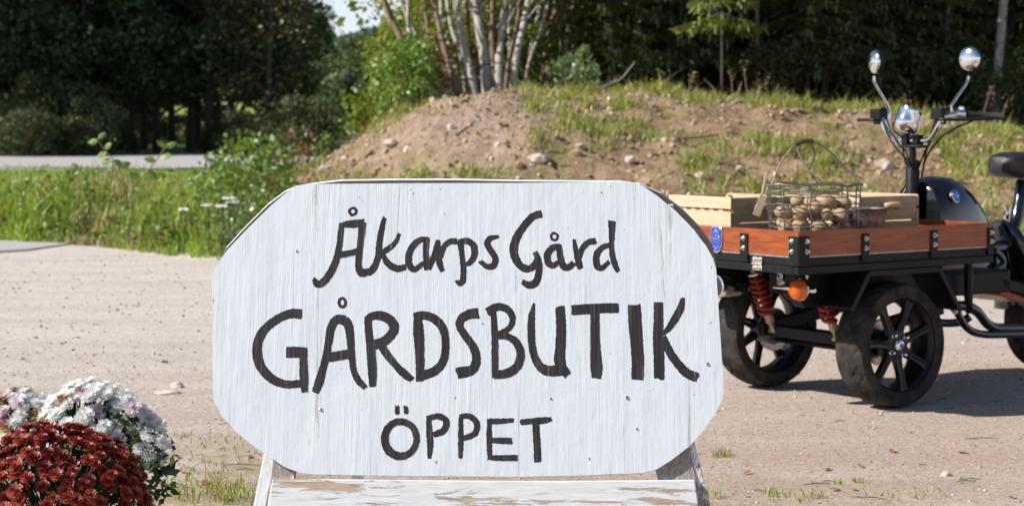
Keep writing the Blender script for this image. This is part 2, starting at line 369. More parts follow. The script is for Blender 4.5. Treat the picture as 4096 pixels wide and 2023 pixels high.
# ------------------------------------------------------------------ the painted sandwich board
TL = math.radians(14)
S0 = Vector((0, 4.10, .317)); SR = Vector((1,0,0)); SU = Vector((0, math.sin(TL), math.cos(TL))); SN = Vector((0, -math.cos(TL), math.sin(TL)))
CAMP = Vector((0, 0, CH))
def ray(px, py): return Vector(((px-512)/F, 1, (YH-py)/F))
def hit(px, py, o, n):
    d = ray(px, py); return CAMP+d*((o-CAMP).dot(n)/d.dot(n))
def suv(px, py, off=0):
    q = hit(px, py, S0+SN*off, SN)-S0; return (q.dot(SR), q.dot(SU))
K25 = 1024/2575
OUT = [(745,466),(770,462),(1000,460),(1300,459),(1560,456),(1592,457),(1615,466),(1650,489),(1700,530),(1745,577),(1775,617),(1793,648),(1801,676),
       (1806,760),(1812,850),(1818,940),(1820,985),(1816,1005),(1797,1040),(1770,1080),(1735,1119),(1690,1154),(1652,1178),(1618,1187),
       (1450,1194),(1300,1197),(1000,1195),(790,1191),(755,1187),(715,1172),(665,1140),(600,1090),(557,1043),(538,1008),(535,985),
       (534,850),(533,700),(540,672),(570,629),(620,576),(680,517),(722,481)]
m_sign, t, b = newmat('white_painted_plywood')
v1 = coords(t, (62, 2.4, 1)); g1 = tnoise(t, v1, 1.0, 5, .6, dist=.35)            # vertical wood grain
v2 = coords(t, (210, 8, 1)); g2 = tnoise(t, v2, 1.0, 3, .6)
v3 = coords(t, (26, .9, 1)); g3 = tnoise(t, v3, 1.0, 6, .7, dist=.8)
crack = ramp(t, g1, [(.385, (1,)*3), (.415, (0,)*3)])
long_ = ramp(t, g3, [(.362, (1,)*3), (.372, (0,)*3)])
blot = tnoise(t, coords(t, (5, 3, 1)), 1, 5, .6)
base = mixc(t, blot, (.66, .730, .785), (.755, .808, .845))
base = mixc(t, mth(t, 'MULTIPLY', crack, .05), base, (.40, .42, .46)); base = mixc(t, mth(t, 'MULTIPLY', long_, .5), base, (.30, .28, .27))
ch = tnoise(t, coords(t, (40, 16, 1)), 1, 5, .65); chm = mth(t, 'MULTIPLY', ramp(t, ch, [(.70, (0,)*3), (.712, (1,)*3)]), ramp(t, tnoise(t, coords(t), 5, 2), [(.5, (0,)*3), (.6, (1,)*3)]))
base = mixc(t, chm, base, (.40, .28, .19))
t.links.new(base, b.inputs['Base Color']); b.inputs['Roughness'].default_value = .55; b.inputs['Specular IOR Level'].default_value = .35
pat = ramp(t, tnoise(t, coords(t, (7, 2.2, 1)), 1, 4), [(.35, (.15,)*3), (.65, (1,)*3)]); hh = mth(t, 'ADD', mth(t, 'MULTIPLY', mth(t, 'MULTIPLY', g1, pat), .55), mth(t, 'MULTIPLY', mth(t, 'MULTIPLY', g2, pat), .22)); hh = mth(t, 'SUBTRACT', hh, mth(t, 'MULTIPLY', long_, .5))
hh = mth(t, 'ADD', hh, mth(t, 'MULTIPLY', tnoise(t, coords(t, (14, 10, 1)), 1, 4), .75))
t.links.new(bumpn(t, hh, .46, .006), b.inputs['Normal'])
M['sign'] = m_sign
M['ink'] = mat('black_brush_paint', (.022, .018, .019), .55, 0, .35, 60, .35, 300)
t = M['ink'].node_tree; b = t.nodes['Principled BSDF']; gg = tnoise(t, coords(t, (150, 6, 1)), 1, 4, .65)
cc = ramp(t, gg, [(.3, (.010, .008, .009)), (.5, (.022, .018, .019)), (.64, (.050, .042, .043)), (.70, (.12, .105, .11)), (.76, (.50, .50, .52))]); t.links.new(cc, b.inputs['Base Color'])
t.links.new(bumpn(t, gg, .3, .004), b.inputs['Normal'])
m_edge_shade = woodmat('plywood_edge_and_shade', (.30, .24, .19), (.50, .44, .38), (8, 8, 60), .8, 0, .3, dark=(.09, .06, .045))
def peel(name, st, lo, hi, wood0=(.36, .26, .18), wood1=(.56, .45, .35)):
    m, t, b = newmat(name); n = tnoise(t, coords(t, st), 1, 10, .72, dist=.5); n2 = tnoise(t, coords(t, tuple(x*6 for x in st)), 1, 4)
    mask = ramp(t, n, [(lo, (0,)*3), (hi, (1,)*3)])
    wd = ramp(t, n2, [(.3, wood0), (.7, wood1)]); pa = ramp(t, n2, [(.3, (.66, .69, .72)), (.7, (.80, .82, .83))])
    t.links.new(mixc(t, mask, wd, pa), b.inputs['Base Color']); b.inputs['Roughness'].default_value = .7
    t.links.new(bumpn(t, mth(t, 'ADD', mth(t, 'MULTIPLY', mask, .6), mth(t, 'MULTIPLY', n2, .4)), .6, .004), b.inputs['Normal']); return m
M['peel_board'] = peel('peeling_white_board', (3.0, 26, 26), .432, .442)
M['peel_leg'] = peel('flaking_white_leg', (26, 26, 6), .40, .44, (.20, .16, .13), (.36, .31, .26))
M['rail'] = peel('grey_weathered_rail', (45, 45, 5), .56, .62, (.20, .17, .15), (.42, .38, .34))

board = empty('sandwich_board', (0, 4.25, 0))
tag(board, 'white painted plywood sandwich board with hand-brushed black lettering', 'sign')
BO = Vector((0, 4.25, 0))
panel = MB(); uv = [suv(x*K25, y*K25) for x, y in OUT]
dense = []
for i, p in enumerate(uv):
    q = uv[(i+1) % len(uv)]; n = max(1, int((Vector(q)-Vector(p)).length/.012))
    for k in range(n):
        a = Vector((p[0]+(q[0]-p[0])*k/n, p[1]+(q[1]-p[1])*k/n)); j = noise.noise(Vector((a.x*60, a.y*60, 0)))*.0007
        dense.append((a.x+j, a.y+j))
panel.prism(dense, (0,0,-.015), (1,0,0), (0,1,0), (0,0,1), .015)
for i, f_ in enumerate(panel.f): panel.m[i] = 0 if i < 2 else 1
po = panel.build('front_panel', [M['sign'], m_edge_shade], board)
SM = Matrix.Translation(S0-BO) @ Matrix((SR, SU, SN)).transposed().to_4x4(); po.matrix_local = SM
# letters: brush strokes traced as (zoom, width, points); zoom gives origin and scale in photo pixels
ZM = {'A': (800, 650, 1.957), 'B': (1800, 700, 2.12), 'C': (800, 1150, 2.12), 'D': (1800, 1150, 2.12), 'E': (950, 1550, 1.321)}
def ell(cx, cy, rx, ry, a0=0, n=14, k=1.0): return [(cx+rx*math.cos(a0+2*math.pi*k*i/n), cy+ry*math.sin(a0+2*math.pi*k*i/n)) for i in range(n+1)]
LET = [
 ('A', [(22, ell(1197,380,26,27,-1)), ([45,66,60], [(1118,482),(1200,478),(1285,468)]), ([44,46,50,56,60,60,55,28], [(1112,470),(1100,560),(1090,650),(1065,760),(1020,860),(960,935),(915,945),(890,900)]),
       ([60,54,50,52,60,62], [(1272,462),(1262,570),(1248,690),(1240,790),(1258,855),(1300,862)]), (50, [(1088,722),(1160,708),(1240,690)])]),
 ('A', [([62,58,52,50,46,34], [(1270,858),(1345,840),(1392,740),(1405,620),(1425,510),(1445,428)]), ([26,38,46,38], [(1562,548),(1530,620),(1470,675),(1418,705)]), ([34,52,56,46], [(1425,705),(1470,785),(1540,826),(1605,815)])]),
 ('A', [([40,50,54,54,54,48,36], [(1790,598),(1725,604),(1668,648),(1634,725),(1640,800),(1682,832),(1752,780)]), ([50,48,50,55], [(1775,590),(1768,690),(1772,780),(1780,830)])]),
 ('A', [([52,46,40], [(1785,825),(1825,745),(1862,615)]), ([36,48,50,40], [(1862,605),(1866,700),(1876,790),(1898,845)]), ([40,42,46,50], [(1882,735),(1908,660),(1952,618),(2012,612)])]),
 ('A', [([50,44,46,52,46,26], [(2036,612),(2050,720),(2062,830),(2058,915),(2035,945),(2004,920)]), ([46,50,54,52,46,26], [(2026,622),(2085,610),(2140,645),(2148,715),(2120,772),(2068,802)])]),
 ('A', [([28,46,52,50,50,52,46,36], [(2336,576),(2272,592),(2250,632),(2278,690),(2312,745),(2298,802),(2245,810),(2192,770)])]),
 ('B', [([70,64,66,72,74,66,66,60,44], [(775,325),(700,352),(620,440),(560,540),(540,640),(575,740),(640,790),(705,772),(745,700)]), ([44,56,60,66,62,40], [(722,648),(752,730),(752,830),(722,912),(665,928),(612,900)])]),
 ('B', [(23, ell(885,519,28,30,-1)), ([50,56,60,58,52,34], [(930,600),(870,615),(826,672),(836,745),(880,762),(915,735)]), ([46,56,62,56,50], [(922,588),(935,690),(962,770),(1010,775),(1050,740)])]),
 ('B', [([30,46,56,50], [(1052,545),(1068,640),(1088,730),(1108,790)]), ([40,50,54,56], [(1096,700),(1122,620),(1170,570),(1232,555)])]),
 ('B', [([44,50,58,60,50,36], [(1352,590),(1290,612),(1245,672),(1246,760),(1285,785),(1352,730)]), ([66,50,46,52,42], [(1374,388),(1372,510),(1370,620),(1390,735),(1425,815)])]),
 ('C', [([88,80,74,76,82,84,80,76,70,66], [(858,222),(765,218),(650,268),(550,350),(494,450),(486,560),(520,672),(605,765),(715,812),(850,812)]), ([96,92], [(735,544),(870,544)]), ([60,68,72,56], [(878,505),(878,640),(882,770),(888,880)])]),
 ('C', [(26, ell(1207,124,27,37,.9)), ([84,80,72,66,64,66,76,60], [(1230,272),(1160,268),(1115,330),(1092,450),(1072,570),(1040,690),(1012,790),(978,885)]), ([84,76,66,58,52,58,44], [(1225,270),(1262,330),(1278,470),(1288,600),(1304,700),(1345,785),(1402,845)]), (80, [(1088,588),(1180,572),(1275,555)])]),
 ('C', [([66,66,76,78,60], [(1424,250),(1432,380),(1450,540),(1462,700),(1464,832)]), ([60,72,80,84,84,80,84,88], [(1408,268),(1470,236),(1550,238),(1624,282),(1645,350),(1600,420),(1535,465),(1470,480)]), ([70,66,60,70,52], [(1535,480),(1590,570),(1670,665),(1735,728),(1795,775)])]),
 ('C', [([60,90,84,76,70], [(1845,215),(1852,350),(1862,500),(1866,640),(1866,785)]), ([66,72,76,72,66,70,76,80], [(1810,240),(1900,232),(1985,260),(2055,335),(2082,450),(2068,600),(2000,695),(1870,748)])]),
 ('D', [([90,84,76,66,66,70,76,84,100], [(238,214),(165,222),(98,262),(84,330),(135,410),(198,500),(224,595),(190,690),(62,722)])]),
 ('D', [([46,58,60,58], [(366,180),(380,400),(382,600),(382,760)]), ([80,68,64,56,50,52], [(318,205),(400,160),(478,176),(528,245),(505,335),(396,400)]), ([54,60,66,70,74,78,70], [(398,408),(480,408),(555,455),(598,545),(578,650),(500,715),(375,738)])]),
 ('D', [([20,58,66,64,70,86,90,84], [(714,130),(692,240),(690,400),(704,530),(746,640),(810,695),(890,702),(985,700)]), ([80,84,88,96,66], [(932,160),(942,330),(936,500),(934,640),(1000,742)])]),
 ('D', [([88,88,86,86], [(1034,188),(1150,180),(1290,172),(1428,168)]), ([78,80,92,100,82], [(1228,200),(1230,400),(1236,560),(1242,680),(1242,760)])]),
 ('D', [([112,116,108,106,108], [(1562,145),(1570,300),(1582,450),(1592,610),(1590,772)])]),
 ('D', [([82,84,88,92,90], [(1768,122),(1768,280),(1764,420),(1772,600),(1774,766)]), ([36,62,66,50,26], [(1976,84),(1955,170),(1905,265),(1850,345),(1795,398)]), ([60,70,74,78,82], [(1806,415),(1862,540),(1940,650),(2015,725),(2096,756)])]),
 ('E', [([22,26,22], [(845,94),(844,115),(846,136)]), ([20,26,18], [(887,93),(890,115),(892,136)]), ([36,37,38,40,42,44,42,38,34,34,34,34,36], [(862+84*math.cos(a), 267+92*math.sin(a)) for a in [-1.4-2*math.pi*i/12 for i in range(13)]])]),
 ('E', [([26,33,34,20], [(1010,152),(1014,230),(1018,300),(1014,372)]), ([28,32,34,36,30], [(1000,160),(1060,148),(1102,172),(1090,222),(1035,246)])]),
 ('E', [([24,28,28,22], [(1180,152),(1180,230),(1180,300),(1178,368)]), ([26,30,32,32,28], [(1168,152),(1226,148),(1264,186),(1252,240),(1190,266)])]),
 ('E', [([22,28,28,26], [(1330,160),(1330,230),(1331,300),(1334,380)]), ([28,30,22], [(1325,176),(1390,174),(1456,170)]), ([26,32,34], [(1335,274),(1395,277),(1450,278)]), ([26,30,32], [(1335,366),(1400,368),(1478,367)])]),
 ('E', [([30,32,34,22], [(1493,180),(1560,174),(1620,170),(1660,162)]), ([36,37,38,36], [(1576,182),(1580,260),(1584,330),(1585,388)])]),
]
for zm, strokes in LET:
    ox, oy, k = ZM[zm]; lb = MB(); zz = .0003
    for wds, pts in strokes:
        n = len(pts); W = wds if isinstance(wds, list) else [wds]*n
        P3 = [Vector((x, y, W[min(i, len(W)-1)])) for i, (x, y) in enumerate(pts)]
        q = []
        for p in catmull(P3, 9):
            u, vv = suv((ox+p.x/k)/4, (oy+p.y/k)/4); q.append((Vector((u, vv)), p.z/k/4/F*4.2/2))
        v = []; f = []; N = len(q)
        for i, (p, r) in enumerate(q):
            d = (q[min(i+1, N-1)][0]-q[max(i-1, 0)][0]); d = d.normalized() if d.length > 1e-9 else Vector((1, 0)); nn = Vector((-d.y, d.x))
            if i in (0, N-1):
                ext = d*(r*.12*(1 if i else -1)); r *= .93
            else: ext = Vector((0, 0))
            for s, sh in ((-1, 3.3), (-.4, 0), (.4, 0), (1, 8.8)):
                jit = (noise.noise(Vector((p.x*170+sh, p.y*170, 2)))*.0013+noise.noise(Vector((p.x*600+sh, p.y*600, 2)))*.0006) if abs(s) == 1 else 0
                br = d*(noise.noise(Vector((p.x*400+s*9, p.y*400, 7)))*.004) if i in (0, N-1) else Vector((0, 0))
                a = p+ext+br+nn*(s*r+jit*(1 if s > 0 else -1)); v.append((a.x, a.y, zz))
        for i in range(N-1):
            for c in range(3): f.append((i*4+c, i*4+c+1, (i+1)*4+c+1, (i+1)*4+c))
        lb.add(v, f); zz += .00012
    lb.build('letter', M['ink'], po, fix=False)
# screws and nail heads on the panel
for zx, zy, o2, r in ((1500, 930, 'D', .0045), (2183, 645, 'D', .0042), (1023, 1030, 'C', .004), (850, 935, 'D', .003), (1580, 1190, 'D', .003), (755, 690, 'A', .003)):
    ox, oy, k = ZM[o2]; u, vv = suv((ox+zx/k)/4, (oy+zy/k)/4); s = MB()
    s.lathe([(r, 0), (r, .0012), (r*.7, .002), (.0001, .0022)], (u, vv, 0), (0, 0, 1), 10)
    s.build('screw', M['zinc'], po, smooth=True)
m_chip = woodmat('bare_chip_wood', (.34, .25, .18), (.50, .39, .29), (30, 4, 1), .8)
for zm, zx, zy, w_, h_ in (('B', 1285, 145, 9, 13), ('B', 1362, 95, 5, 8), ('A', 1648, 212, 5, 6), ('A', 1668, 240, 6, 10), ('A', 1880, 205, 4, 9), ('A', 1250, 270, 4, 9), ('A', 1272, 300, 3, 8), ('A', 1916, 400, 3, 16), ('A', 1640, 300, 4, 4), ('D', 275, 302, 9, 11), ('D', 45, 930, 6, 11), ('D', 2212, 295, 7, 8), ('D', 2070, 902, 5, 8), ('D', 853, 932, 4, 6), ('D', 1357, 552, 4, 9), ('D', 1728, 855, 4, 4), ('B', 2218, 780, 5, 12), ('B', 1000, 452, 3, 9), ('B', 1482, 462, 3, 8), ('C', 2165, 930, 7, 12), ('C', 113, 105, 5, 14), ('E', 1860, 372, 5, 10), ('E', 1050, 392, 5, 9)):
    ox, oy, k = ZM[zm]; u, vv = suv((ox+zx/k)/4, (oy+zy/k)/4); q = .25/k/F*4.2; n = 11; rd_ = random.Random(zx)
    pl = [(u+math.cos(2*math.pi*j/n)*w_*q*rd_.uniform(.5, 1.2), vv+math.sin(2*math.pi*j/n)*h_*q*rd_.uniform(.6, 1.25), .00025) for j in range(n)]
    MB().add(pl, [tuple(range(n))]).build('paint_chip', m_chip, po, fix=False)
# frame behind the panel
def spt(px, py, off): return hit(px*K25, py*K25, S0+SN*off, SN)-BO
def down(a, b):
    d = (b-a); return a+d*((0.004-a.z)/d.z)
for (x0, y0, x1, y1, mt) in ((684, 1130, 656, 1272, 'peel_leg'), (1726, 1100, 1769, 1272, 'peel_leg')):
    a, b = spt(x0, y0, -.036), spt(x1, y1, -.036); top = a-(b-a)*.55
    MB().beam(top, down(a, b), .028, .040, up=SN).build('leg', M[mt], board, bevel=.002)
for (x0, y0, x1, y1, wd) in ((722, 1130, 706, 1272, .055), (1680, 1130, 1716, 1272, .085)):
    a, b = spt(x0, y0, -.027), spt(x1, y1, -.027); top = a-(b-a)*.6
    MB().beam(top, down(a, b)+Vector((0, 0, .05)), wd, .020, up=SN).build('rail', M['rail'], board, bevel=.002)
cb = MB(); a0 = [spt(x, y, -.002) for x, y in ((685, 1201), (1000, 1204), (1400, 1207), (1748, 1204))]
lowz = .155
poly = [(p-(S0-BO)) for p in a0]; top2 = [(p.dot(SR), p.dot(SU)) for p in poly]
bl, br_ = spt(664, 1290, -.002)-(S0-BO), spt(1766, 1290, -.002)-(S0-BO)
pg = top2+[(br_.dot(SR), top2[0][1]-.12), (bl.dot(SR), top2[0][1]-.12)]
cb.prism(pg, (0,0,-.022), (1,0,0), (0,1,0), (0,0,1), .020)
co = cb.build('cross_board', M['peel_board'], board, bevel=.003); co.matrix_local = SM
# back panel of the sandwich, hinged at the top
TK = math.radians(16); hp = spt(1300, 456, -.020); BU = Vector((0, -math.sin(TK), math.cos(TK))); BN = Vector((0, math.cos(TK), math.sin(TK)))
OUTB = [(745,470),(790,462),(860,454),(1000,452),(1150,452),(1300,455),(1560,457),(1610,463),(1662,486),(1716,526),(1765,576),(1791,614),(1801,660),(1800,760),(1800,950),(1780,1010),(1700,1090),
        (1600,1100),(760,1100),(640,1030),(552,960),(545,800),(541,690),(546,668),(568,624),(614,574),(674,514),(718,481)]
bk = MB(); pb = []
for x, y in OUTB:
    q = hit(x*K25, y*K25, BO+hp, BN)-BO-hp; pb.append((q.x, q.dot(BU)))
bk.prism(pb, hp, (1,0,0), BU, BN, .012)
for i in range(len(bk.f)): bk.m[i] = 0 if i < 1 else 1  # camera-facing side takes the dark edge wood, painting in the front panel's shade
bk.build('back_panel', [m_edge_shade, M['sign']], board)
for sx_ in (-.36, .36):
    a = hp+Vector((sx_, .03, -.05)); b = a-BU*1.0+Vector((sx_*.15, 0, 0)); MB().beam(a, down(a, b), .028, .040, up=BN).build('leg', M['peel_leg'], board, bevel=.002)

# ------------------------------------------------------------------ the cargo moped
AN = math.radians(35.5); CO = Vector((1.082, 6.794, 0)); ca_, sa_ = math.cos(AN), math.sin(AN)
moped = empty('cargo_moped', CO, AN); tag(moped, 'black three-wheeled cargo moped with teak-sided load bed in front', 'moped')
def to_world(x, y, z): return Vector((CO.x+ca_*x-sa_*y, CO.y+sa_*x+ca_*y, z))
def L(px, py, y):
    """local point on the vertical plane y = const seen at photo column px, row py (1024 scale)"""
    v = (px-512)/F; bx = CO.x-sa_*y; by = CO.y+ca_*y; x = (v*by-bx)/(ca_-sa_*v); Y = by+sa_*x
    return Vector((x, y, CH+(YH-py)/F*Y))
BLn, BW = 1.116, .92
# bed frame
fr = MB()
for z0, z1, ins in ((.558, .587, 0), (.589, .621, .003)):
    fr.box((ins, ins, z0), (BLn-ins, ins+.03, z1)); fr.box((ins, BW-ins-.03, z0), (BLn-ins, BW-ins, z1))
    fr.box((ins, ins+.0302, z0), (ins+.03, BW-ins-.0302, z1)); fr.box((BLn-ins-.03, ins+.0302, z0), (BLn-ins, BW-ins-.0302, z1))
for x in (.38, .74): fr.box((x-.02, .031, .560), (x+.02, BW-.031, .585))
fr.build('bed_frame', M['black'], moped, bevel=.002)
fl = MB(); fl.box((.034, .034, .600), (BLn-.034, BW-.034, .628)); fl.build('bed_floor', M['black'], moped)
st = MB(); st.box((.004, .004, .6215), (BLn-.004, .020, .6258)); st.box((.004, .0202, .6215), (.020, BW-.004, .6258)); st.build('edge_strip', M['whitestrip'], moped)
for nm, lo, hi in (('a', (.016, .0, .626), (BLn, .016, .722)), ('b', (.0, .0, .626), (.0158, BW, .722)), ('c', (.016, BW-.016, .626), (BLn, BW, .722)), ('d', (BLn-.016, .0162, .626), (BLn-.0002, BW-.0162, .7218))):
    MB().box(lo, hi).build('side_board', M['teak'], moped, bevel=.0015)
def bolt(o, d, parent, r=.0075):
    b = MB(); b.lathe([(r*1.35, 0), (r*1.35, .0018), (r, .0022), (r, .006), (r*.62, .0062), (r*.62, .013), (r*.2, .0135)], o, d, 8); b.build('bolt', M['zinc'], parent, smooth=True)
def bracket(lo, hi, d, bolts):
    p = MB().box(lo, hi).build('bracket', M['black'], moped, bevel=.002)
    for q in bolts: bolt(q, d, p)
for xc in (.357, .75, 1.096):
    bracket((xc-.020, -.0055, .592), (min(xc+.020, BLn+.004), -.0005, .703), (0, -1, 0), [(xc, -.0055, .683), (xc, -.0055, .646)])
bracket((-.006, -.0065, .590), (.052, -.0005, .703), (0, -1, 0), [(.036, -.0065, .684), (.036, -.0065, .645)])
bracket((-.0062, -.0004, .590), (-.0006, .048, .703), (-1, 0, 0), [(-.0062, .030, .684), (-.0062, .030, .645)])
for yc in (.298, .62, .90):
    bracket((-.0058, yc-.022, .592), (-.0006, min(BW, yc+.022), .703), (-1, 0, 0), [(-.0058, yc, .683), (-.0058, yc, .645)])
for yc in (.222, .70):
    hg = MB(); hg.box((-.004, yc-.026, .563), (-.0002, yc+.026, .584)); hg.box((-.0042, yc-.026, .592), (.0028, yc+.026, .615)); hg.tube([(-.005, yc-.028, .588), (-.005, yc+.028, .588)], .0045, 8)
    ho = hg.build('hinge', M['zinc'], moped)
    for dy in (-.014, .014):
        for z in (.572, .605): bolt((-.0042, yc+dy, z), (-1, 0, 0), ho, .004)
# enamel badges
def shield(cy, cz, s):
    return [(-.036*s, .052*s), (-.022*s, .060*s), (.022*s, .060*s), (.036*s, .052*s), (.038*s, .01*s), (.034*s, -.03*s), (.020*s, -.056*s), (0, -.064*s), (-.020*s, -.056*s), (-.034*s, -.03*s), (-.038*s, .01*s)]
def star(r, n=5): return [((r if k % 2 == 0 else r*.42)*math.sin(math.pi*k/n), (r if k % 2 == 0 else r*.42)*math.cos(math.pi*k/n)) for k in range(2*n)]
bo = Vector((-.0007, .456, .672)); ex, ey, ez = Vector((0, -1, 0)), Vector((0, 0, 1)), Vector((-1, 0, 0))
bd = MB().prism(shield(0, 0, .88), bo, ex, ey, ez, .005).build('badge', M['silver'], moped, bevel=.001)
MB().prism(shield(0, 0, .78), bo+ez*.0051, ex, ey, ez, .0015).build('enamel', M['blue'], bd)
em = MB(); e0 = bo+ez*.0068
for dx, dz, r in ((0, .034, .009), (-.010, .028, .006), (.010, .028, .006), (0, -.036, .0075), (-.014, -.030, .005), (.014, -.030, .005)): em.prism(star(r), e0+ex*dx+ey*dz, ex, ey, ez, .0008)
em.tube([e0+ex*(.023*math.cos(2*math.pi*i/20))+ey*(.002+.013*math.sin(2*math.pi*i/20)) for i in range(20)], .0011, 5, closed=True)
for i in range(6): em.box((-.0078, .456-.015+i*.006, .671), (-.0068, .456-.0122+i*.006, .677))
for i in range(3): em.box((-.0078, .456-.0065+i*.005, .685), (-.0068, .456-.0035+i*.005, .690))
em.build('emblem', M['silver'], bd)
# wheels
def tyre_mesh(R, Rr, wd):
    b = MB(); NT, NS = 352, 40; v = []; f = []
    for i in range(NT):
        th = 2*math.pi*i/NT
        for j in range(NS+1):
            s = -1+2*j/NS; a = s*math.pi*.62                  # cross-section angle
            yy = wd/2*math.sin(a)/max(.0001, 1) if abs(a) < math.pi/2 else wd/2*math.copysign(1-.22*(abs(a)-math.pi/2), a)
            rr = Rr+(R-Rr)*(math.cos(a*.5)**.75 if abs(a) < math.pi*.62 else 0)
            q = abs(s); rr = R-.013*(q/.56)**2.4 if q < .56 else (R-.013)-(R-.013-Rr)*((q-.56)/.44)**1.15
            yy = math.copysign(wd/2*.97*(q/.56)**.95 if q < .56 else wd/2*(.97+.03*math.sin(min(1, (q-.56)/.2)*math.pi/2)-.10*max(0, (q-.70)/.30)**1.5), s) if q > 0 else 0
            if q < .56:
                k = 13; u = (th*k/(2*math.pi)+(q*1.25)+(0 if s > 0 else .5)) % 1.0
                if (u < .085 and .05 < q < .40) or (.50 < u < .575 and .22 < q < .52): rr -= .0042
                pass
            v.append((rr*math.cos(th), yy, rr*math.sin(th)))
    n = NS+1
    for i in range(NT):
        i2 = (i+1) % NT
        for j in range(NS): f.append((i*n+j, i*n+j+1, i2*n+j+1, i2*n+j))
    return b.add(v, f)
def make_wheel(x, y, R, flip, wd=.140, front=True):
    rm = MB(); Rr = R*.765
    rm.lathe([(Rr*.985, -wd*.44), (Rr, -wd*.44), (Rr*1.005, -wd*.38), (Rr*.93, -wd*.30), (Rr*.90, 0), (Rr*.93, wd*.30), (Rr*1.005, wd*.38), (Rr, wd*.44), (Rr*.965, wd*.44),
              (Rr*.935, wd*.38), (Rr*.90, wd*.30), (Rr*.87, 0), (Rr*.90, -wd*.30), (Rr*.935, -wd*.38), (Rr*.985, -wd*.44)], (0,0,0), (0, 1, 0), 56, cap=False)
    rm.lathe([(.001, -wd*.30), (.034, -wd*.30), (.058, -wd*.27), (.062, -wd*.20), (.062, wd*.1), (.001, wd*.1)], (0,0,0), (0, 1, 0), 28)
    for k in range(7):
        th = 2*math.pi*k/7+.35; d = Vector((math.cos(th), 0, math.sin(th))); n = Vector((-math.sin(th), 0, math.cos(th))); Y = Vector((0, 1, 0))
        for sgn in (-1, 1):
            v = []; prof = [(.038, .0014, .028, -.27), (.062, .0014, .021, -.29), (.10, .0014, .0165, -.33), (Rr*.80, .0014, .017, -.38), (Rr*.94, .0014, .024, -.40)]
            for r, w0, w1, ay in prof:
                for ww, dz in ((w0, 0.003), (w1*.75, 0), (w1, .006), (w1, .022), (w0, .022)): v.append(d*r+n*(sgn*ww)+Y*(wd*ay+dz))
            f = []
            for i in range(len(prof)-1):
                for c in range(5): f.append((i*5+c, i*5+(c+1) % 5, (i+1)*5+(c+1) % 5, (i+1)*5+c))
            rm.add(v, f)
    wo = rm.build('wheel', M['rimblack'], moped, smooth=True)
    wo.location = (x, y, R); wo.rotation_euler[2] = math.pi if flip else 0
    tyre_mesh(R, Rr*.985, wd*1.06).build('tyre', M['rubber'], wo, smooth=True)
    if front:
        cp = MB().lathe([(.026, -wd*.31), (.0255, -wd*.36), (.021, -wd*.40), (.012, -wd*.42), (.001, -wd*.425)], (0,0,0), (0, 1, 0), 20, cap=False); cp.build('hub_cap', M['chrome'], wo, smooth=True)
        MB().lathe([(.010, -wd*.424), (.009, -wd*.44), (.001, -wd*.442)], (0,0,0), (0, 1, 0), 14, cap=False).build('cap_badge', M['blue'], wo, smooth=True)
        for k in range(4):
            th = math.pi/2*k+.62; nn = MB(); nn.lathe([(.0105, 0), (.0105, -.004), (.0085, -.006), (.0085, -.014), (.006, -.019), (.001, -.021)], (.049*math.cos(th), -wd*.285, .049*math.sin(th)), (0, 1, 0), 10); nn.build('wheel_nut', M['chrome'], wo, smooth=True)
        ds = MB(); ds.lathe([(.062, wd*.34), (.062, wd*.37), (.092, wd*.37), (.092, wd*.34), (.062, wd*.34)], (0,0,0), (0, 1, 0), 40, cap=False)
        ds.lathe([(.03, wd*.05), (.03, wd*.33), (.066, wd*.335), (.066, wd*.375), (.02, wd*.42)], (0,0,0), (0, 1, 0), 20)
        ds.build('brake_disc', M['steel'], wo, smooth=True)
        cl = MB(); cl.box((-.10, wd*.28, -.03), (-.045, wd*.55, .04)); cl.build('brake_caliper', M['black'], wo, bevel=.005)
    return wo
make_wheel(.585, .078, .25, False); make_wheel(.585, .795, .25, True)
make_wheel(2.03, .46, .235, False, .10, False)
# wheel arch of bent plate
ar = MB(); pr = [(.283, .417), (.38, .5535), (.784, .5535), (.913, .376)]
for s0, s1, y0, y1 in ((.0, .004, -.004, .17),):
    up = [Vector((x, 0, z)) for x, z in pr]; v = []
    for p in up: v += [(p.x, y0, p.z), (p.x, y1, p.z), (p.x, y1, p.z-.005), (p.x, y0, p.z-.005)]
    f = []
    for i in range(3):
        for c in range(4): f.append((i*4+c, i*4+(c+1) % 4, (i+1)*4+(c+1) % 4, (i+1)*4+c))
    f += [(0, 1, 2, 3), (12, 13, 14, 15)]; ar.add(v, f)
for i in range(3): ar.beam((pr[i][0], -.0005, pr[i][1]-.008), (pr[i+1][0], -.0005, pr[i+1][1]-.008), .008, .020, up=(0, 0, 1))
ar.build('wheel_arch', M['black'], moped)
ar2 = MB(); v = []
for x, z in pr:
    for y, dz in ((BW-.17, 0), (BW+.004, 0), (BW+.004, -.02), (BW-.17, -.005)): v.append((x, y, z+dz))
ar2.add(v, [(i*4+c, i*4+(c+1) % 4, (i+1)*4+(c+1) % 4, (i+1)*4+c) for i in range(3) for c in range(4)]+[(0,1,2,3),(12,13,14,15)]); ar2.build('wheel_arch', M['black'], moped)
ub = MB(); ub.prism([(.15, .475), (.20, .410), (.44, .405), (.44, .556), (.15, .556)], (0, .17, 0), (1,0,0), (0,0,1), (0,1,0), .06)
ub.prism([(.15, .475), (.20, .410), (.44, .405), (.44, .556), (.15, .556)], (0, .70, 0), (1,0,0), (0,0,1), (0,1,0), .06)
ub.box((.40, .231, .43), (.95, .699, .556)); ub.build('chassis_box', M['black'], moped, bevel=.003)
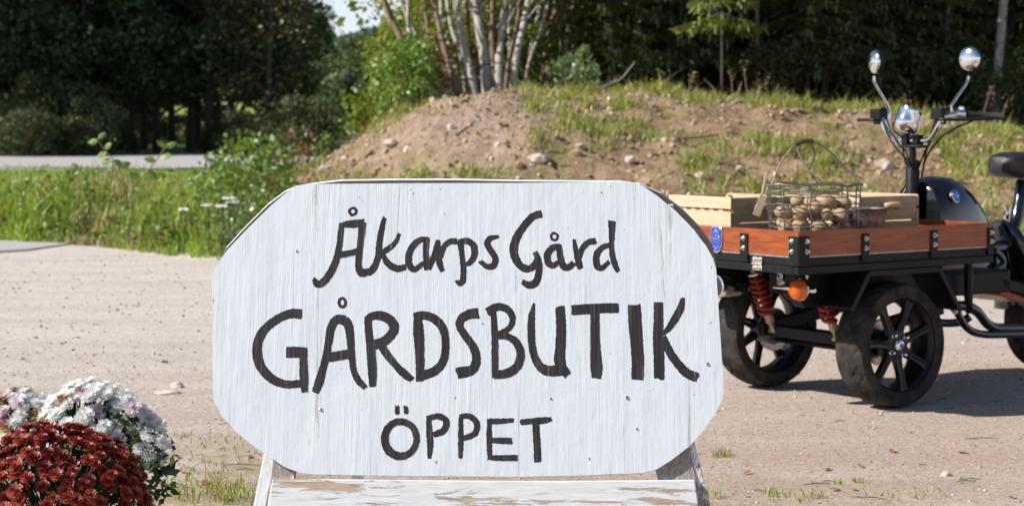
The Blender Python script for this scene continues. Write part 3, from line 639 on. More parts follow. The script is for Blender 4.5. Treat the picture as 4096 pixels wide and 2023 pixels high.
# axle beam, trailing arms and shock absorbers
ax = MB(); ax.beam((.565, .14, .25), (.565, .73, .25), .05, .05); ax.beam((.47, .19, .262), (.47, .70, .262), .03, .045); ax.tube([(.60, .13, .205), (.60, .74, .205)], .012, 8)
ax.build('axle_beam', M['black'], moped, bevel=.004)
for y in (.215, .665):
    MB().beam((.43, y, .265), (1.04, y, .36), .035, .055).build('swing_arm', M['black'], moped, bevel=.004)
for y in (.25, .62):
    a, b = Vector((.345, y, .535)), Vector((.462, y, .262)); d = (b-a); ln = d.length; d.normalize()
    s = MB(); s.lathe([(.012, 0), (.016, .01), (.016, .03), (.010, .035), (.010, ln*.62), (.019, ln*.63), (.019, ln*.86), (.012, ln*.88), (.012, ln)], a, d, 14)
    s.lathe([(.008, -.02), (.012, -.018), (.012, .018), (.008, .02)], b, (0, 1, 0), 10)
    so = s.build('shock_absorber', M['brass'], moped, smooth=True)
    _, sd, u = frame_of(d); sp = []
    for i in range(7*18+1):
        t_ = i/(7*18); an = 2*math.pi*7*t_; pp = a+d*(.03+t_*(ln*.70-.03)); sp.append(pp+(sd*math.cos(an)+u*math.sin(an))*(.031))
    MB().tube(sp, .0085, 8).build('spring', M['red'], so, smooth=True)
    MB().lathe([(.036, .020), (.036, .028), (.010, .028)], a, d, 18).build('spring_cup', M['zinc'], so, smooth=True)
# indicator lamp, headlight, horn
ind = MB(); io = Vector((.10, .10, .490)); ind.lathe([(.002, -.030), (.016, -.029), (.030, -.024), (.040, -.012), (.042, -.002), (.042, .006)], io, (1, 0, 0), 28)
for rr_, xx in ((.008, -.0302), (.016, -.0295), (.024, -.0272), (.031, -.0236)): ind.tube([io+Vector((xx, rr_*math.cos(2*math.pi*i/24), rr_*math.sin(2*math.pi*i/24))) for i in range(24)], .0013, 5, closed=True)
for k in range(26):
    a = 2*math.pi*k/26; ind.tube([io+Vector((-.0295+.0, .017*math.cos(a), .017*math.sin(a))), io+Vector((-.0245, .030*math.cos(a), .030*math.sin(a))), io+Vector((-.0135, .0395*math.cos(a), .0395*math.sin(a)))], .0011, 4)
lo_ = ind.build('indicator_lamp', M['amber'], moped, smooth=True)
cpx = MB(); cpx.lathe([(.0425, .006), (.043, .012), (.030, .034), (.012, .044)], io, (1, 0, 0), 24); cpx.lathe([(.007, -.062), (.009, -.058), (.009, .16), (.005, .165)], io+Vector((.024, 0, 0)), (0, 1, 0), 12)
cpx.build('lamp_housing', M['chrome'], lo_, smooth=True)
hd = MB(); h0 = Vector((.0, .46, .483)); hd.lathe([(.043, 0), (.046, .004), (.046, .014), (.041, .018), (.046, .05), (.048, .12), (.035, .15), (.01, .155)], h0, (1, 0, 0), 28); ho = hd.build('headlight', M['gloss'], moped, smooth=True)
MB().lathe([(.034, .004), (.040, -.006), (.0465, -.004), (.0465, .016), (.043, .02)], h0, (1, 0, 0), 28, cap=False).build('headlight_ring', M['chrome'], ho, smooth=True)
MB().lathe([(.038, .002), (.036, .020), (.020, .03), (.001, .032)], h0, (1, 0, 0), 24, cap=False).build('headlight_glass', M['glass'], ho, smooth=True)
hn = MB(); q = L(779, 276, .30); hn.lathe([(.030, -.008), (.034, 0), (.034, .015), (.02, .03)], q, (1, 0, 0), 20); hn.lathe([(.006, -.014), (.010, -.010), (.010, -.006)], q, (1, 0, 0), 10); hn.build('horn', M['steel'], moped, smooth=True)
MB().tube(catmull([L(762, 276, .40), L(775, 287, .35), L(787, 300, .30), L(791, 303, .28)], 5), .0045, 6).build('cable', M['black'], moped, smooth=True)
MB().box((.135, .262, .47), (.138, .30, .556)).build('lamp_bracket', M['black'], moped)
# steering column, handlebar and fittings
SC = Vector((1.14, .46, 0))
cl = MB(); cl.lathe([(.030, .40), (.030, .93), (.027, .935), (.027, .955), (.030, .957), (.030, .972), (.016, .978), (.0145, 1.03)], SC, (0, 0, 1), 20); cl.build('steering_column', M['black'], moped, smooth=True)
cm = MB(); cm.box((1.115, .40, 1.028), (1.165, .52, 1.040)); cm.box((1.118, .415, 1.0405), (1.162, .445, 1.085)); cm.box((1.118, .475, 1.0405), (1.162, .505, 1.085)); cm.build('handlebar_clamp', M['black'], moped, bevel=.004)
hb = []
for dx, dy, z in ((.17, .32, 1.165), (.06, .215, 1.172), (.0, .178, 1.160), (-.012, .150, 1.115), (-.005, .10, 1.066), (.0, .04, 1.060)): hb.append(Vector((1.14+dx, .46+dy, z)))
hb2 = [Vector((p.x, .92-p.y, p.z)) for p in reversed(hb)]
MB().tube(catmull(hb+hb2, 6), .011, 10).build('handlebar', M['chrome'], moped, smooth=True)
for s in (-1, 1):
    g0 = Vector((1.14+.075, .46+s*.232, 1.170)); g1 = Vector((1.14+.19, .46+s*.338, 1.163)); gr = MB()
    gr.tube([g0, g0.lerp(g1, .06), g0.lerp(g1, .12), g0.lerp(g1, .9), g0.lerp(g1, .94), g1], [.018, .018, .0155, .0155, .018, .018], 14); gr.build('grip', M['rubber'], moped, smooth=True)
    lv = MB(); a = Vector((1.14-.02, .46+s*.165, 1.150)); lv.tube(catmull([a, a+Vector((-.01, s*.03, 0)), a+Vector((.05, s*.10, .0)), a+Vector((.13, s*.18, .004))] if s < 0 else [a, a+Vector((-.025, .03, 0)), a+Vector((-.02, .09, .0)), a+Vector((-.012, .125, 0))], 5), [.007]*14+[.0085]*2, 8)
    lv.build('brake_lever', M['black'], moped, smooth=True)
    rs = MB(); c = Vector((1.14+.0, .46+s*(.195 if s > 0 else .155), 1.158)); rs.box(c+Vector((-.028, -.030, -.006)), c+Vector((.022, .030, .034))); rs.box(c+Vector((-.030, -.032, .0342)), c+Vector((.024, .032, .041))); rs.box(c+Vector((-.018, -.02, -.028)), c+Vector((.018, .02, -.0062)))
    rs.build('brake_reservoir', M['black'], moped, bevel=.003)
    sw = MB(); c = Vector((1.14+.055, .46+s*.222, 1.175)); sw.lathe([(.005, -.022), (.018, -.018), (.020, 0), (.018, .018), (.005, .022)], c, (.73, s*.68, 0), 12); sw.lathe([(.012, .0), (.012, .02), (.005, .026)], c+Vector((0,0,.008)), (0, 0, 1), 10)
    sw.build('switch_housing', M['chrome'] if s < 0 else M['black'], moped, smooth=True)
# mirrors: chrome shells seen from the back, glass towards the rider
for nm, base, pts, ctr, nw, R in (('l', None, [(888, 117), (889, 109), (886.5, 103), (875, 83), (874, 76)], (875.2, 61.5), (-.965, -.26, .02), .052), ('r', None, [(952, 118), (951, 108), (952.5, 103), (966.5, 83), (968.5, 76)], (969.8, 58.5), (-.70, -.71, .02), .052)):
    yl = .46+(.19 if nm == 'l' else -.185)
    st_ = [L(px, py, yl) for px, py in pts]; c = L(ctr[0], ctr[1], yl)
    stem = MB().tube(catmull(st_, 5), .0058, 8); stem.lathe([(.010, -.03), (.012, -.02), (.012, .02), (.007, .035)], st_[0], (0, 0, 1), 10)
    so = stem.build('mirror_stem', M['chrome'], moped, smooth=True)
    nwv = Vector(nw).normalized(); nl = Vector((nwv.x*ca_+nwv.y*sa_, -nwv.x*sa_+nwv.y*ca_, nwv.z))
    sh = MB(); sh.lathe([(R*.995, -.004), (R, 0), (R*.96, .006), (R*.82, .012), (R*.55, .017), (R*.25, .0195), (.0005, .0203)], c, nl, 32, cap=False)
    mo = sh.build('mirror', M['chrome'], moped, smooth=True)
    MB().lathe([(R*1.01, .001), (R*1.05, -.003), (R*1.05, -.013), (R*.98, -.016)], c, nl, 32, cap=False).build('mirror_rim', M['black'], mo, smooth=True)
    MB().lathe([(R*.985, -.0155), (.0005, -.0155)], c, nl, 32, cap=False).build('mirror_glass', M['chrome'], mo)
# speedometer cup, tilted towards the rider
sp = MB(); c = L(909, 120, .46); axs = Vector((.50, -.10, .86)).normalized()
sp.lathe([(.001, -.062), (.024, -.060), (.042, -.050), (.053, -.034), (.058, -.012), (.059, .022), (.062, .026), (.062, .036), (.056, .040)], c, axs, 32, cap=False)
so = sp.build('speedometer', M['chrome'], moped, smooth=True)
MB().lathe([(.052, .036), (.0005, .036)], c, axs, 28, cap=False).build('speedometer_dial', M['black'], so)
MB().tube([c-axs*.045, Vector((1.14, .46, 1.07))], .008, 8).build('speedometer_stalk', M['chrome'], so, smooth=True)
for pts in ([(883, 121, .62), (888, 135, .58), (898, 150, .52), (908, 160, .48)], [(887, 121, .60), (896, 140, .54), (906, 152, .49), (909, 166, .44)], [(935, 121, .33), (930, 140, .38), (922, 158, .42), (917, 172, .44)], [(940, 121, .30), (932, 138, .38), (926, 152, .42), (922, 176, .42)],
            [(972, 121, .22), (955, 128, .30), (940, 138, .36), (926, 158, .42), (921, 180, .43)], [(902, 134, .50), (903, 150, .50), (906, 165, .48)], [(893, 122, .60), (894, 130, .56), (903, 138, .52)]):
    MB().tube(catmull([L(*q) for q in pts], 6), .0042, 7).build('cable', M['black'], moped, smooth=True)
# bodywork behind the bed: rounded glossy fairing with a round badge
fa = MB(); secs = [(1.175, .855, .110), (1.185, .875, .130), (1.22, .893, .140), (1.28, .903, .143), (1.34, .895, .140), (1.40, .870, .134), (1.45, .838, .126), (1.50, .795, .116), (1.545, .745, .104), (1.58, .690, .092), (1.60, .62, .08)]
v = []; NS = 22
for x, zt, hw in secs:
    for k in range(NS+1):
        a = math.pi*k/NS; cx, sz = math.cos(a), math.sin(a)
        yy = .46-hw*math.copysign(abs(cx)**.62, cx); z0 = .44; zz = z0+(zt-z0)*abs(sz)**.55
        v.append((x, yy, zz))
f = [(i*(NS+1)+k, i*(NS+1)+k+1, (i+1)*(NS+1)+k+1, (i+1)*(NS+1)+k) for i in range(len(secs)-1) for k in range(NS)]
f.append(tuple(range(NS+1))); f.append(tuple((len(secs)-1)*(NS+1)+k for k in range(NS+1)))
fa.add(v, f); fao = fa.build('fairing', M['gloss'], moped, smooth=True)
rimp = [(1.176, .46-.136*math.copysign(abs(math.cos(math.pi*k/30))**.62, math.cos(math.pi*k/30)), .44+.437*abs(math.sin(math.pi*k/30))**.55) for k in range(31)]
MB().tube(rimp, .006, 6).build('fairing_rim', M['gloss'], fao, smooth=True)
bc = L(955.5, 195.8, .330); bn = Vector((.12, -.96, .25)).normalized()
ro = MB().lathe([(.029, -.010), (.029, .003), (.026, .005), (.001, .005)], bc, bn, 26).build('round_badge', M['silver'], fao, smooth=True)
MB().lathe([(.0262, .004), (.0255, .0068), (.001, .0070)], bc, bn, 24).build('enamel', M['blue'], ro, smooth=True)
e2 = MB(); _, s1, u1 = frame_of(bn)
for dx, dy, r in ((0, .011, .006), (-.011, .003, .005), (.011, .003, .005), (0, -.012, .005)): e2.prism(star(r), bc+bn*.0071+s1*dx+u1*dy, s1, u1, bn, .0006)
for i in range(5): e2.prism([(0, 0), (.0030, 0), (.0030, .006), (0, .006)], bc+bn*.0071+s1*(-.012+i*.005)+u1*(-.005), s1, u1, bn, .0006)
e2.build('emblem', M['silver'], ro)
# saddle, its post and the frame tubes
sd = MB(); secs = [(1.665, .945, .012, .012), (1.675, .945, .060, .038), (1.70, .945, .082, .052), (1.76, .946, .105, .060), (1.84, .945, .118, .060), (1.93, .945, .130, .060), (2.02, .950, .138, .060), (2.08, .955, .130, .052), (2.10, .957, .06, .03), (2.105, .957, .012, .012)]
v = []; NS = 24
for x, zc, hw, hh_ in secs:
    for k in range(NS):
        a = 2*math.pi*k/NS; v.append((x, .46+hw*math.copysign(abs(math.cos(a))**.6, math.cos(a)), zc+hh_*math.copysign(abs(math.sin(a))**.6, math.sin(a))))
f = [(i*NS+k, i*NS+(k+1) % NS, (i+1)*NS+(k+1) % NS, (i+1)*NS+k) for i in range(len(secs)-1) for k in range(NS)]+[tuple(range(NS)), tuple((len(secs)-1)*NS+k for k in range(NS))]
sd.add(v, f); sd.build('saddle', M['vinyl'], moped, smooth=True).location = (.035, 0, 0)
tb = MB(); tb.tube(catmull([Vector((1.10, .42, .60)), L(996, 247, .42), L(1006, 240, .43), L(1015, 224, .44), L(1020, 200, .45), Vector((1.872, .46, .86)), Vector((1.876, .46, .90))], 6), [.030]*31+[.026]*6, 14)
tb.build('seat_tube', M['gloss'], moped, smooth=True)
def tubes(name, lst, r, m='gloss', sub=7):
    MB().tube(catmull([L(*q) if len(q) == 3 else Vector(q[:3]) for q in lst], sub), r, 10).build(name, M[m], moped, smooth=True)
tubes('frame_tube', [(994, 250, .35), (1000, 255, .35), (1003, 261, .35), (999, 267, .34), (975, 276, .32), (945, 288, .30)], .016)
tubes('frame_tube', [(955, 305, .20), (968, 306, .20), (978, 312, .20), (986, 322, .20), (994, 327, .20), (1006, 327.5, .20), (1040, 327, .20)], .022)
tubes('frame_tube', [(948, 300, .20), (957, 312, .20), (965, 325, .20), (975, 332, .20), (990, 334, .20), (1010, 333.5, .20), (1040, 333, .20)], .017)
tubes('frame_tube', [(938, 322, .30), (950, 322.5, .30), (962, 321, .30), (970, 316, .28)], .018)
tubes('frame_tube', [(968.5, 258, .18), (968.5, 300, .18), (969, 310, .20)], .018, 'black', 4)
ch_ = MB(); ch_.box((.96, .22, .40), (1.50, .70, .50)); ch_.box((1.02, .34, .50), (1.20, .58, .60)); ch_.build('battery_case', M['black'], moped, bevel=.012)
MB().prism([(1.46, .385), (1.60, .345), (2.0, .33), (2.0, .36), (1.62, .372), (1.47, .415)], (0, .25, 0), (1,0,0), (0,0,1), (0,1,0), .30).build('footboard', M['redpaint'], moped, bevel=.004)
MB().prism([(1.44, .42), (1.62, .376), (2.2, .366), (2.2, .40), (1.62, .42), (1.44, .47)], (0, .22, 0), (1,0,0), (0,0,1), (0,1,0), .36).build('foot_tray', M['black'], moped, bevel=.006)
mg = MB(); v = []
for i in range(19):
    a = math.radians(20+140*i/18+15)
    for k in range(9):
        s = -1+2*k/8; r = .275-.03*abs(s)**2.4; v.append((2.03+r*math.cos(a)*1.05, .46+.085*s, .235+r*math.sin(a)*1.1+.03))
mg.add(v, [(i*9+k, i*9+k+1, (i+1)*9+k+1, (i+1)*9+k) for i in range(18) for k in range(8)]); mo = mg.build('mudguard', M['gloss'], moped, smooth=True); s_ = mo.modifiers.new('solid', 'SOLIDIFY'); s_.thickness = .004
sp = MB(); v = []
for i in range(9):
    for k in range(7):
        tt = i/8; s = -1+2*k/6; v.append((1.70+.05*s+.10*tt*tt, .30-.03*(1-s*s)-.01*tt, .42+.30*(1-tt)+.0*s))
MB().tube(catmull([Vector((1.72, .44, .62)), Vector((1.80, .44, .40)), Vector((1.95, .44, .28))], 6), .024, 10).build('frame_tube', M['gloss'], moped, smooth=True)
pn = MB(); v = []
for i, (x, z, r) in enumerate([(1.72, .70, .02), (1.74, .66, .07), (1.77, .58, .10), (1.80, .50, .11), (1.83, .43, .10), (1.85, .40, .06)]):
    for k in range(16):
        a = 2*math.pi*k/16; v.append((x+r*.55*math.cos(a), .46+r*1.25*math.sin(a), z))
pn.add(v, [(i*16+k, i*16+(k+1) % 16, (i+1)*16+(k+1) % 16, (i+1)*16+k) for i in range(5) for k in range(16)]+[tuple(range(16)), tuple(80+k for k in range(16))]); pn.build('side_cover', M['gloss'], moped, smooth=True)
lk = MB(); q = L(1008, 217, .55); lk.lathe([(.006, -.05), (.006, -.01), (.020, -.008), (.022, .01), (.010, .014), (.008, .03), (.017, .034), (.017, .05), (.004, .055)], q, (0, 0, 1), 14); lk.build('rear_fitting', M['chrome'], moped, smooth=True)
bolt(L(954.5, 311, .13), (0, -1, 0), moped, .010); bolt(L(807, 275, .03), (0, 0, -1), moped, .006)

# ------------------------------------------------------------------ cargo on the bed
FLZ = .6285
def crate(x0, x1, y0, y1, label):
    c = empty('wooden_crate', to_world(x0, y0, FLZ), AN); tag(c, label, 'crate', 'slatted crates on the moped bed')
    W, D, H = x1-x0, y1-y0, .203
    for yy in (0, D-.014):
        for z0, z1 in ((.002, .098), (.100, H)):
            j = random.uniform(-.002, .002); MB().box((.0145, yy+j*.3, z0), (W-.0145, yy+.014+j*.3, z1+j)).build('end_board', M['crate_end'], c, bevel=.002)
        hd_ = MB(); s = -1 if yy == 0 else 1; yb = yy+(0 if s < 0 else .014)
        hd_.tube(catmull([Vector((W/2-.040, yb, .160)), Vector((W/2-.036, yb+s*.020, .162)), Vector((W/2-.015, yb+s*.030, .165)), Vector((W/2+.015, yb+s*.030, .164)), Vector((W/2+.036, yb+s*.020, .161)), Vector((W/2+.040, yb, .158))], 5), .0135, 10)
        hd_.build('handle', M['handlewood'], c, smooth=True)
    for xx in (0, W-.0095):
        for z0, z1 in ((.002, .060), (.070, .146), (.157, H+.002)):
            j = random.uniform(-.0015, .0015); MB().box((xx, j, z0), (xx+.0095, D+j, z1)).build('slat', M['crate'], c, bevel=.0015)
    for i in range(4):
        a = .011+i*(W-.022)/4; MB().box((a, .015, -.0002), (a+(W-.022)/4-.006, D-.015, .0065)).build('bottom_slat', M['crate'], c)
    for xx in (.0145, W-.0325):
        for yy in (.0145, D-.0325): MB().box((xx, yy, .008), (xx+.018, yy+.018, H-.004)).build('corner_post', M['crate'], c)
    return c
cA = crate(.12, .462, .51, .895, 'pale slatted wooden crate beside the front board of the moped bed')
tp = MB()
for i in range(12): tp.box((.0100, .03+i*.028, .144), (.0108, .03+i*.028+(.027 if i % 2 else .027), .158), i % 2)
tp.build('striped_tape', [M['redpaint'], M['whitestrip']], cA)
crate(.645, 1.005, .305, .75, 'weathered wooden crate beside the steering column of the moped')
# wire basket
BC = Vector((1.197, 7.15, 0)); basket = empty('wire_basket', (BC.x, BC.y, FLZ)); tag(basket, 'rusty wire basket holding potatoes, with arched wire handle and wooden grip', 'basket')
def bp(a, z, k=1.0, n=.72):
    c, s = math.cos(a), math.sin(a); g = (.90+.10*z/.26)*k
    return Vector((.186*g*math.copysign(abs(c)**n, c), .140*g*math.copysign(abs(s)**n, s), z))
wb = MB()
for z in (.006, .036, .066, .096, .126, .156, .186, .216, .238):
    wb.tube([bp(2*math.pi*i/40, z+.003*math.sin(i*1.7+z*90)) for i in range(40)], .0027, 5, closed=True)
for k in range(10):
    a = 2*math.pi*(k+.35)/10; wb.tube([bp(a+.02*math.sin(j*2+k), .004+.256*j/8) for j in range(9)], .0035, 5)
for k in range(9): x = -.15+k*.0375; wb.tube([(x, -.11*math.sqrt(1-(x/.18)**2), .005), (x, .11*math.sqrt(1-(x/.18)**2), .005)], .002, 5)
wb.build('wire_body', M['wire'], basket, smooth=True)
MB().tube([bp(2*math.pi*i/48, .261+.004*math.sin(i*.9), 1.02) for i in range(48)], .0042, 7, closed=True).build('rim', M['wire'], basket, smooth=True)
g0, g1 = Vector((-.068, -.01, .418)), Vector((-.006, .01, .432))
hw = MB(); Lp, Rp, Fp, Bp = bp(math.pi*1.12, .262), bp(-.10, .262), bp(math.pi*1.52, .262), bp(math.pi*.46, .262)
hw.tube(catmull([Lp, Vector((-.135, -.03, .345)), Vector((-.095, -.015, .398)), g0, g0.lerp(g1, .5), g1], 6), .0032, 6)
hw.tube(catmull([Rp, Vector((.115, .02, .345)), Vector((.05, .012, .405)), g1, g0.lerp(g1, .5)], 6), .0032, 6)
hw.tube(catmull([Fp, Vector((-.032, -.11, .315)), Vector((-.062, -.06, .372)), g0], 6), .0030, 6)
hw.tube(catmull([Bp, Vector((.004, .11, .315)), Vector((.014, .06, .372)), g1], 6), .0030, 6)
hw.build('handle_wire', M['wire'], basket, smooth=True)
gd = (g1-g0).normalized(); MB().tube(catmull([g0-gd*.006, g0.lerp(g1, .3)+Vector((0, 0, .006)), g0.lerp(g1, .7)+Vector((0, 0, .006)), g1+gd*.006], 4), .0095, 10).build('grip', mat('dark_grip', (.085, .045, .032), .6, 0, .3, 40, .2, 200), basket, smooth=True)
# potatoes
m_pot, t, b = newmat('potato_skin'); v_ = coords(t); n1 = tnoise(t, v_, 22, 6, .65); n2 = tnoise(t, v_, 90, 4, .6)
oi = nd(t, 'ShaderNodeObjectInfo'); cpo = ramp(t, n1, [(.3, (.20, .125, .065)), (.52, (.44, .31, .18)), (.75, (.60, .46, .29))])
cpo = mixc(t, mth(t, 'MULTIPLY', oi.outputs['Random'], .45), cpo, (.25, .165, .09)); cpo = mixc(t, ramp(t, n2, [(.60, (0,)*3), (.72, (.7,)*3)]), cpo, (.12, .075, .045))
t.links.new(cpo, b.inputs['Base Color']); b.inputs['Roughness'].default_value = .75; t.links.new(bumpn(t, n2, .25, .003), b.inputs['Normal'])
pots = []
for k in range(5):
    bm = bmesh.new(); bmesh.ops.create_icosphere(bm, subdivisions=3, radius=1)
    e = (random.uniform(1.0, 1.25), random.uniform(.86, 1.0), random.uniform(.84, .95))
    for vtx in bm.verts:
        d = vtx.co.copy(); q = 1+.10*noise.noise(d*1.1+Vector((k*5, 0, 0)))+.04*noise.noise(d*2.8+Vector((k*9, 0, 0)))
        for e_ in range(4):
            ed = Vector((math.sin(e_*2.1+k), math.cos(e_*1.7+k*2), math.sin(e_*3.3-k))).normalized(); q -= .06*math.exp(-((d-ed).length/.16)**2)
        vtx.co = Vector((d.x*e[0], d.y*e[1], d.z*e[2]))*q
    me = bpy.data.meshes.new('potato'); bm.to_mesh(me); bm.free(); me.materials.append(m_pot); me.polygons.foreach_set('use_smooth', [True]*len(me.polygons)); pots.append(me)
placed = []; prand = random.Random(11)
for i in range(40):
    r = prand.uniform(.025, .037); best = None
    for tr in range(160):
        a = prand.uniform(0, 2*math.pi); q = math.sqrt(prand.random()); x = (.158-r)*q*math.cos(a)*1.0; y = (.118-r)*q*math.sin(a)
        z = r+.010
        for (X, Y, Z, R) in placed:
            d2 = (x-X)**2+(y-Y)**2; rr = (r+R)*.97
            if d2 < rr*rr: z = max(z, Z+math.sqrt(rr*rr-d2))
        z2 = z-.28*x
        if best is None or z2 < best[0]: best = (z2, x, y, z)
    _, x, y, z = best
    if z > .20: continue
    placed.append((x, y, z, r)); o = bpy.data.objects.new('potato', pots[i % 5]); link(o)
    o.location = (BC.x+x, BC.y+y, FLZ+z); o.scale = (r*.98,)*3; o.rotation_euler = (prand.uniform(-.5, .5), prand.uniform(-.5, .5), prand.uniform(0, 6.3))
    tag(o, 'earthy brown potato lying in the wire basket', 'potato', 'potatoes in the wire basket')
# clothes peg clipped to the rim, with a card
pp = bp(math.pi*1.0, .262)+Vector((BC.x, BC.y, FLZ)); pr_ = empty('clothes_peg', pp); tag(pr_, 'pale wooden clothes peg clipped on the wire basket rim', 'peg')
for s in (-1, 1): MB().beam((s*.0065-.012, 0, -.045), (s*.012+.012, 0, .048), .010, .0075, up=(1, 0, 0)).build('peg_leg', M['peg'], pr_, bevel=.001)
MB().tube([(-.008, -.006, .008), (.012, -.006, .012), (.012, .006, .012), (-.008, .006, .008)], .0012, 5).build('peg_spring', M['zinc'], pr_)
cd = empty('price_tag', pp+Vector((-.012, 0, -.04))); tag(cd, 'small pale wooden tag held by the clothes peg', 'tag')
MB().beam((.0, -.006, -.005), (-.030, -.010, -.085), .030, .004, up=(0, 1, 0)).build('tag_plate', M['peg'], cd, bevel=.001)
# steel bowl
bw = to_world(.576, .218, FLZ); bl = MB(); prf = [(.001, .001), (.045, .001), (.066, .018), (.082, .060), (.092, .120), (.097, .156), (.101, .160), (.099, .162), (.094, .158), (.088, .118), (.078, .060), (.062, .021), (.043, .005), (.001, .0045)]
bl.lathe(prf, (0,0,0), (0,0,1), 40, cap=False); o = bl.build('steel_bowl', mat('dull_bowl_steel', (.34, .31, .28), .42, .85, .2, 40, 0), smooth=True); o.location = bw
tag(o, 'brushed steel mixing bowl between the wire basket and the crate', 'bowl')
sc_ = to_world(.38, .70, FLZ); sb = MB(); sb.box((-.03, -.15, .02), (.03, .15, .028)); 

# ------------------------------------------------------------------ foliage tools
def unit(v): return v/np.maximum(np.linalg.norm(v, axis=-1, keepdims=True), 1e-9)
def leaves(pts, size, asp=.55, up=.6, droop=.0):
    n = len(pts); nrm = unit(rng.normal(size=(n, 3))+np.array([0, 0, up])); r = rng.normal(size=(n, 3)); r[:, 2] -= droop
    d = unit(r-nrm*(r*nrm).sum(1, keepdims=True)); s = np.cross(nrm, d); L_ = (np.asarray(size)*np.ones(n))[:, None]; w_ = L_*asp/2
    bend = nrm*L_*.08
    return np.stack([pts, pts+d*L_*.45+s*w_+bend, pts+d*L_, pts+d*L_*.45-s*w_+bend], 1)
def cloud(centers, radii, per):
    out = []
    for c, r in zip(centers, radii):
        q = rng.normal(size=(per, 3)); q = unit(q)*(rng.random((per, 1))**.45)*r; q[:, 2] *= .75; out.append(q+c)
    return np.concatenate(out)
def crown_mesh(name, m, z0, z1, rad, ncl, per, size, rcl=.8, shape=lambda t: math.sin(math.pi*min(1, .12+t*.88))**.6, asp=.6, low=1.0, mats=None):
    cs = []; rs = []
    for i in range(ncl):
        t_ = rng.random()**low; z = z0+(z1-z0)*t_; R = rad*shape(t_)*(.35+.65*rng.random()**.6); a = rng.random()*2*math.pi
        cs.append(np.array([R*math.cos(a), R*math.sin(a), z])); rs.append(rcl*(.6+.8*rng.random()))
    p = cloud(cs, rs, per); V = leaves(p, size*(.6+.8*rng.random(len(p))), asp)
    return quads_mesh(name, V, m), cs
def trunk_mb(h, r, limbs, lean=(0, 0), bend=.15, seed=0, n=9):
    rd = random.Random(seed); b = MB(); pts = []; rr = []
    for i in range(9):
        t_ = i/8; pts.append(Vector((lean[0]*t_*h+bend*math.sin(t_*5+seed)*t_, lean[1]*t_*h+bend*math.cos(t_*4+seed*2)*t_-bend*0, h*t_))); rr.append(r*(1.25 if i == 0 else 1)*(1-.75*t_))
    b.tube(pts, rr, n)
    for c in limbs:
        c = Vector(c); k = min(7, max(1, int(8*max(.05, (c.z-.35*math.hypot(c.x, c.y)-.2))/h))); a = pts[k]
        b.tube(catmull([a, a.lerp(c, .5)+Vector((0, 0, .1)), c], 3), [rr[k]*.45, rr[k]*.4, rr[k]*.33, rr[k]*.25, rr[k]*.2, rr[k]*.14, rr[k]*.1], 5)
    return b
def barkmat(name, c0, c1, birch=False, sc_=(6, 6, 1.5)):
    m, t, b = newmat(name); n = tnoise(t, coords(t, sc_), 3, 6, .65); c = ramp(t, n, [(.3, c0), (.7, c1)])
    if birch: c = mixc(t, ramp(t, tnoise(t, coords(t, (2, 2, 16)), 1.2, 3), [(.58, (0,)*3), (.66, (1,)*3)]), c, (.10, .085, .07))
    t.links.new(c, b.inputs['Base Color']); b.inputs['Roughness'].default_value = .85; t.links.new(bumpn(t, n, .5, .02), b.inputs['Normal']); return m
M['bark'] = barkmat('dark_bark', (.035, .028, .022), (.10, .085, .07))
M['greybark'] = barkmat('grey_alder_bark', (.26, .23, .20), (.52, .48, .43), True)
M['brownbark'] = barkmat('brown_stem_bark', (.12, .075, .05), (.27, .18, .13), False)
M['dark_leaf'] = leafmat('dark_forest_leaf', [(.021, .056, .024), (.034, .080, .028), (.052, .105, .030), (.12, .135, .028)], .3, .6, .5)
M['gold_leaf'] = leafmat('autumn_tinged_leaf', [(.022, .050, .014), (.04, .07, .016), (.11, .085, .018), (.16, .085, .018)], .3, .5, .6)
M['far_leaf'] = leafmat('far_tree_leaf', [(.07, .12, .045), (.11, .165, .06), (.16, .21, .08)], .3, .6, .35)  # muted tones put the haze of distance into the leaf colour
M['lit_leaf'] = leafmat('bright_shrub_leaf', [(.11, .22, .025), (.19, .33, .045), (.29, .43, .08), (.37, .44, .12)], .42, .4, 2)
M['mid_leaf'] = leafmat('coppice_leaf', [(.10, .18, .022), (.17, .27, .03), (.30, .36, .05), (.48, .43, .07)], .42, .45, 1.5)
M['rust_leaf'] = leafmat('rusty_leaf', [(.16, .07, .03), (.26, .12, .05), (.36, .20, .085), (.18, .17, .04)], .35, .5, 2)
M['pale_leaf'] = leafmat('pale_green_leaf', [(.16, .25, .09), (.24, .34, .14), (.32, .40, .20)], .35, .35, 3)
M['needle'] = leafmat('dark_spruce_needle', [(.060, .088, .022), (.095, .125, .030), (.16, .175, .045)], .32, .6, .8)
M['needle_lit'] = leafmat('sunlit_spruce_needle', [(.16, .21, .03), (.25, .30, .045), (.36, .38, .07)], .3, .5, 2)  # spruce needles again, with the sunlight put into a brighter colour
M['grass'] = leafmat('meadow_grass', [(.18, .36, .02), (.29, .50, .03), (.42, .60, .05), (.54, .56, .14)], .52, .5, 1.2, .25, .4)
M['dry'] = leafmat('dry_grass', [(.32, .23, .11), (.46, .36, .19), (.56, .47, .28)], .35, .6, 2)
M['tuft'] = leafmat('mound_grass', [(.23, .33, .03), (.36, .47, .05), (.48, .54, .09), (.55, .49, .18)], .4, .5, 1.2)
M['mumleaf'] = leafmat('mum_leaf', [(.018, .045, .012), (.035, .075, .018), (.06, .11, .03)], .25, .45, 20)
def tree(name, loc, tr, cr, label, group, rz=0, s=1.0, cat='tree', extra=()):
    e = empty(name, loc, rz); e.scale = (s, s, s); tag(e, label, cat, group)
    for nm, me in (('trunk', tr), ('crown', cr)):
        if me is not None: link(bpy.data.objects.new(nm, me), e)
    return e
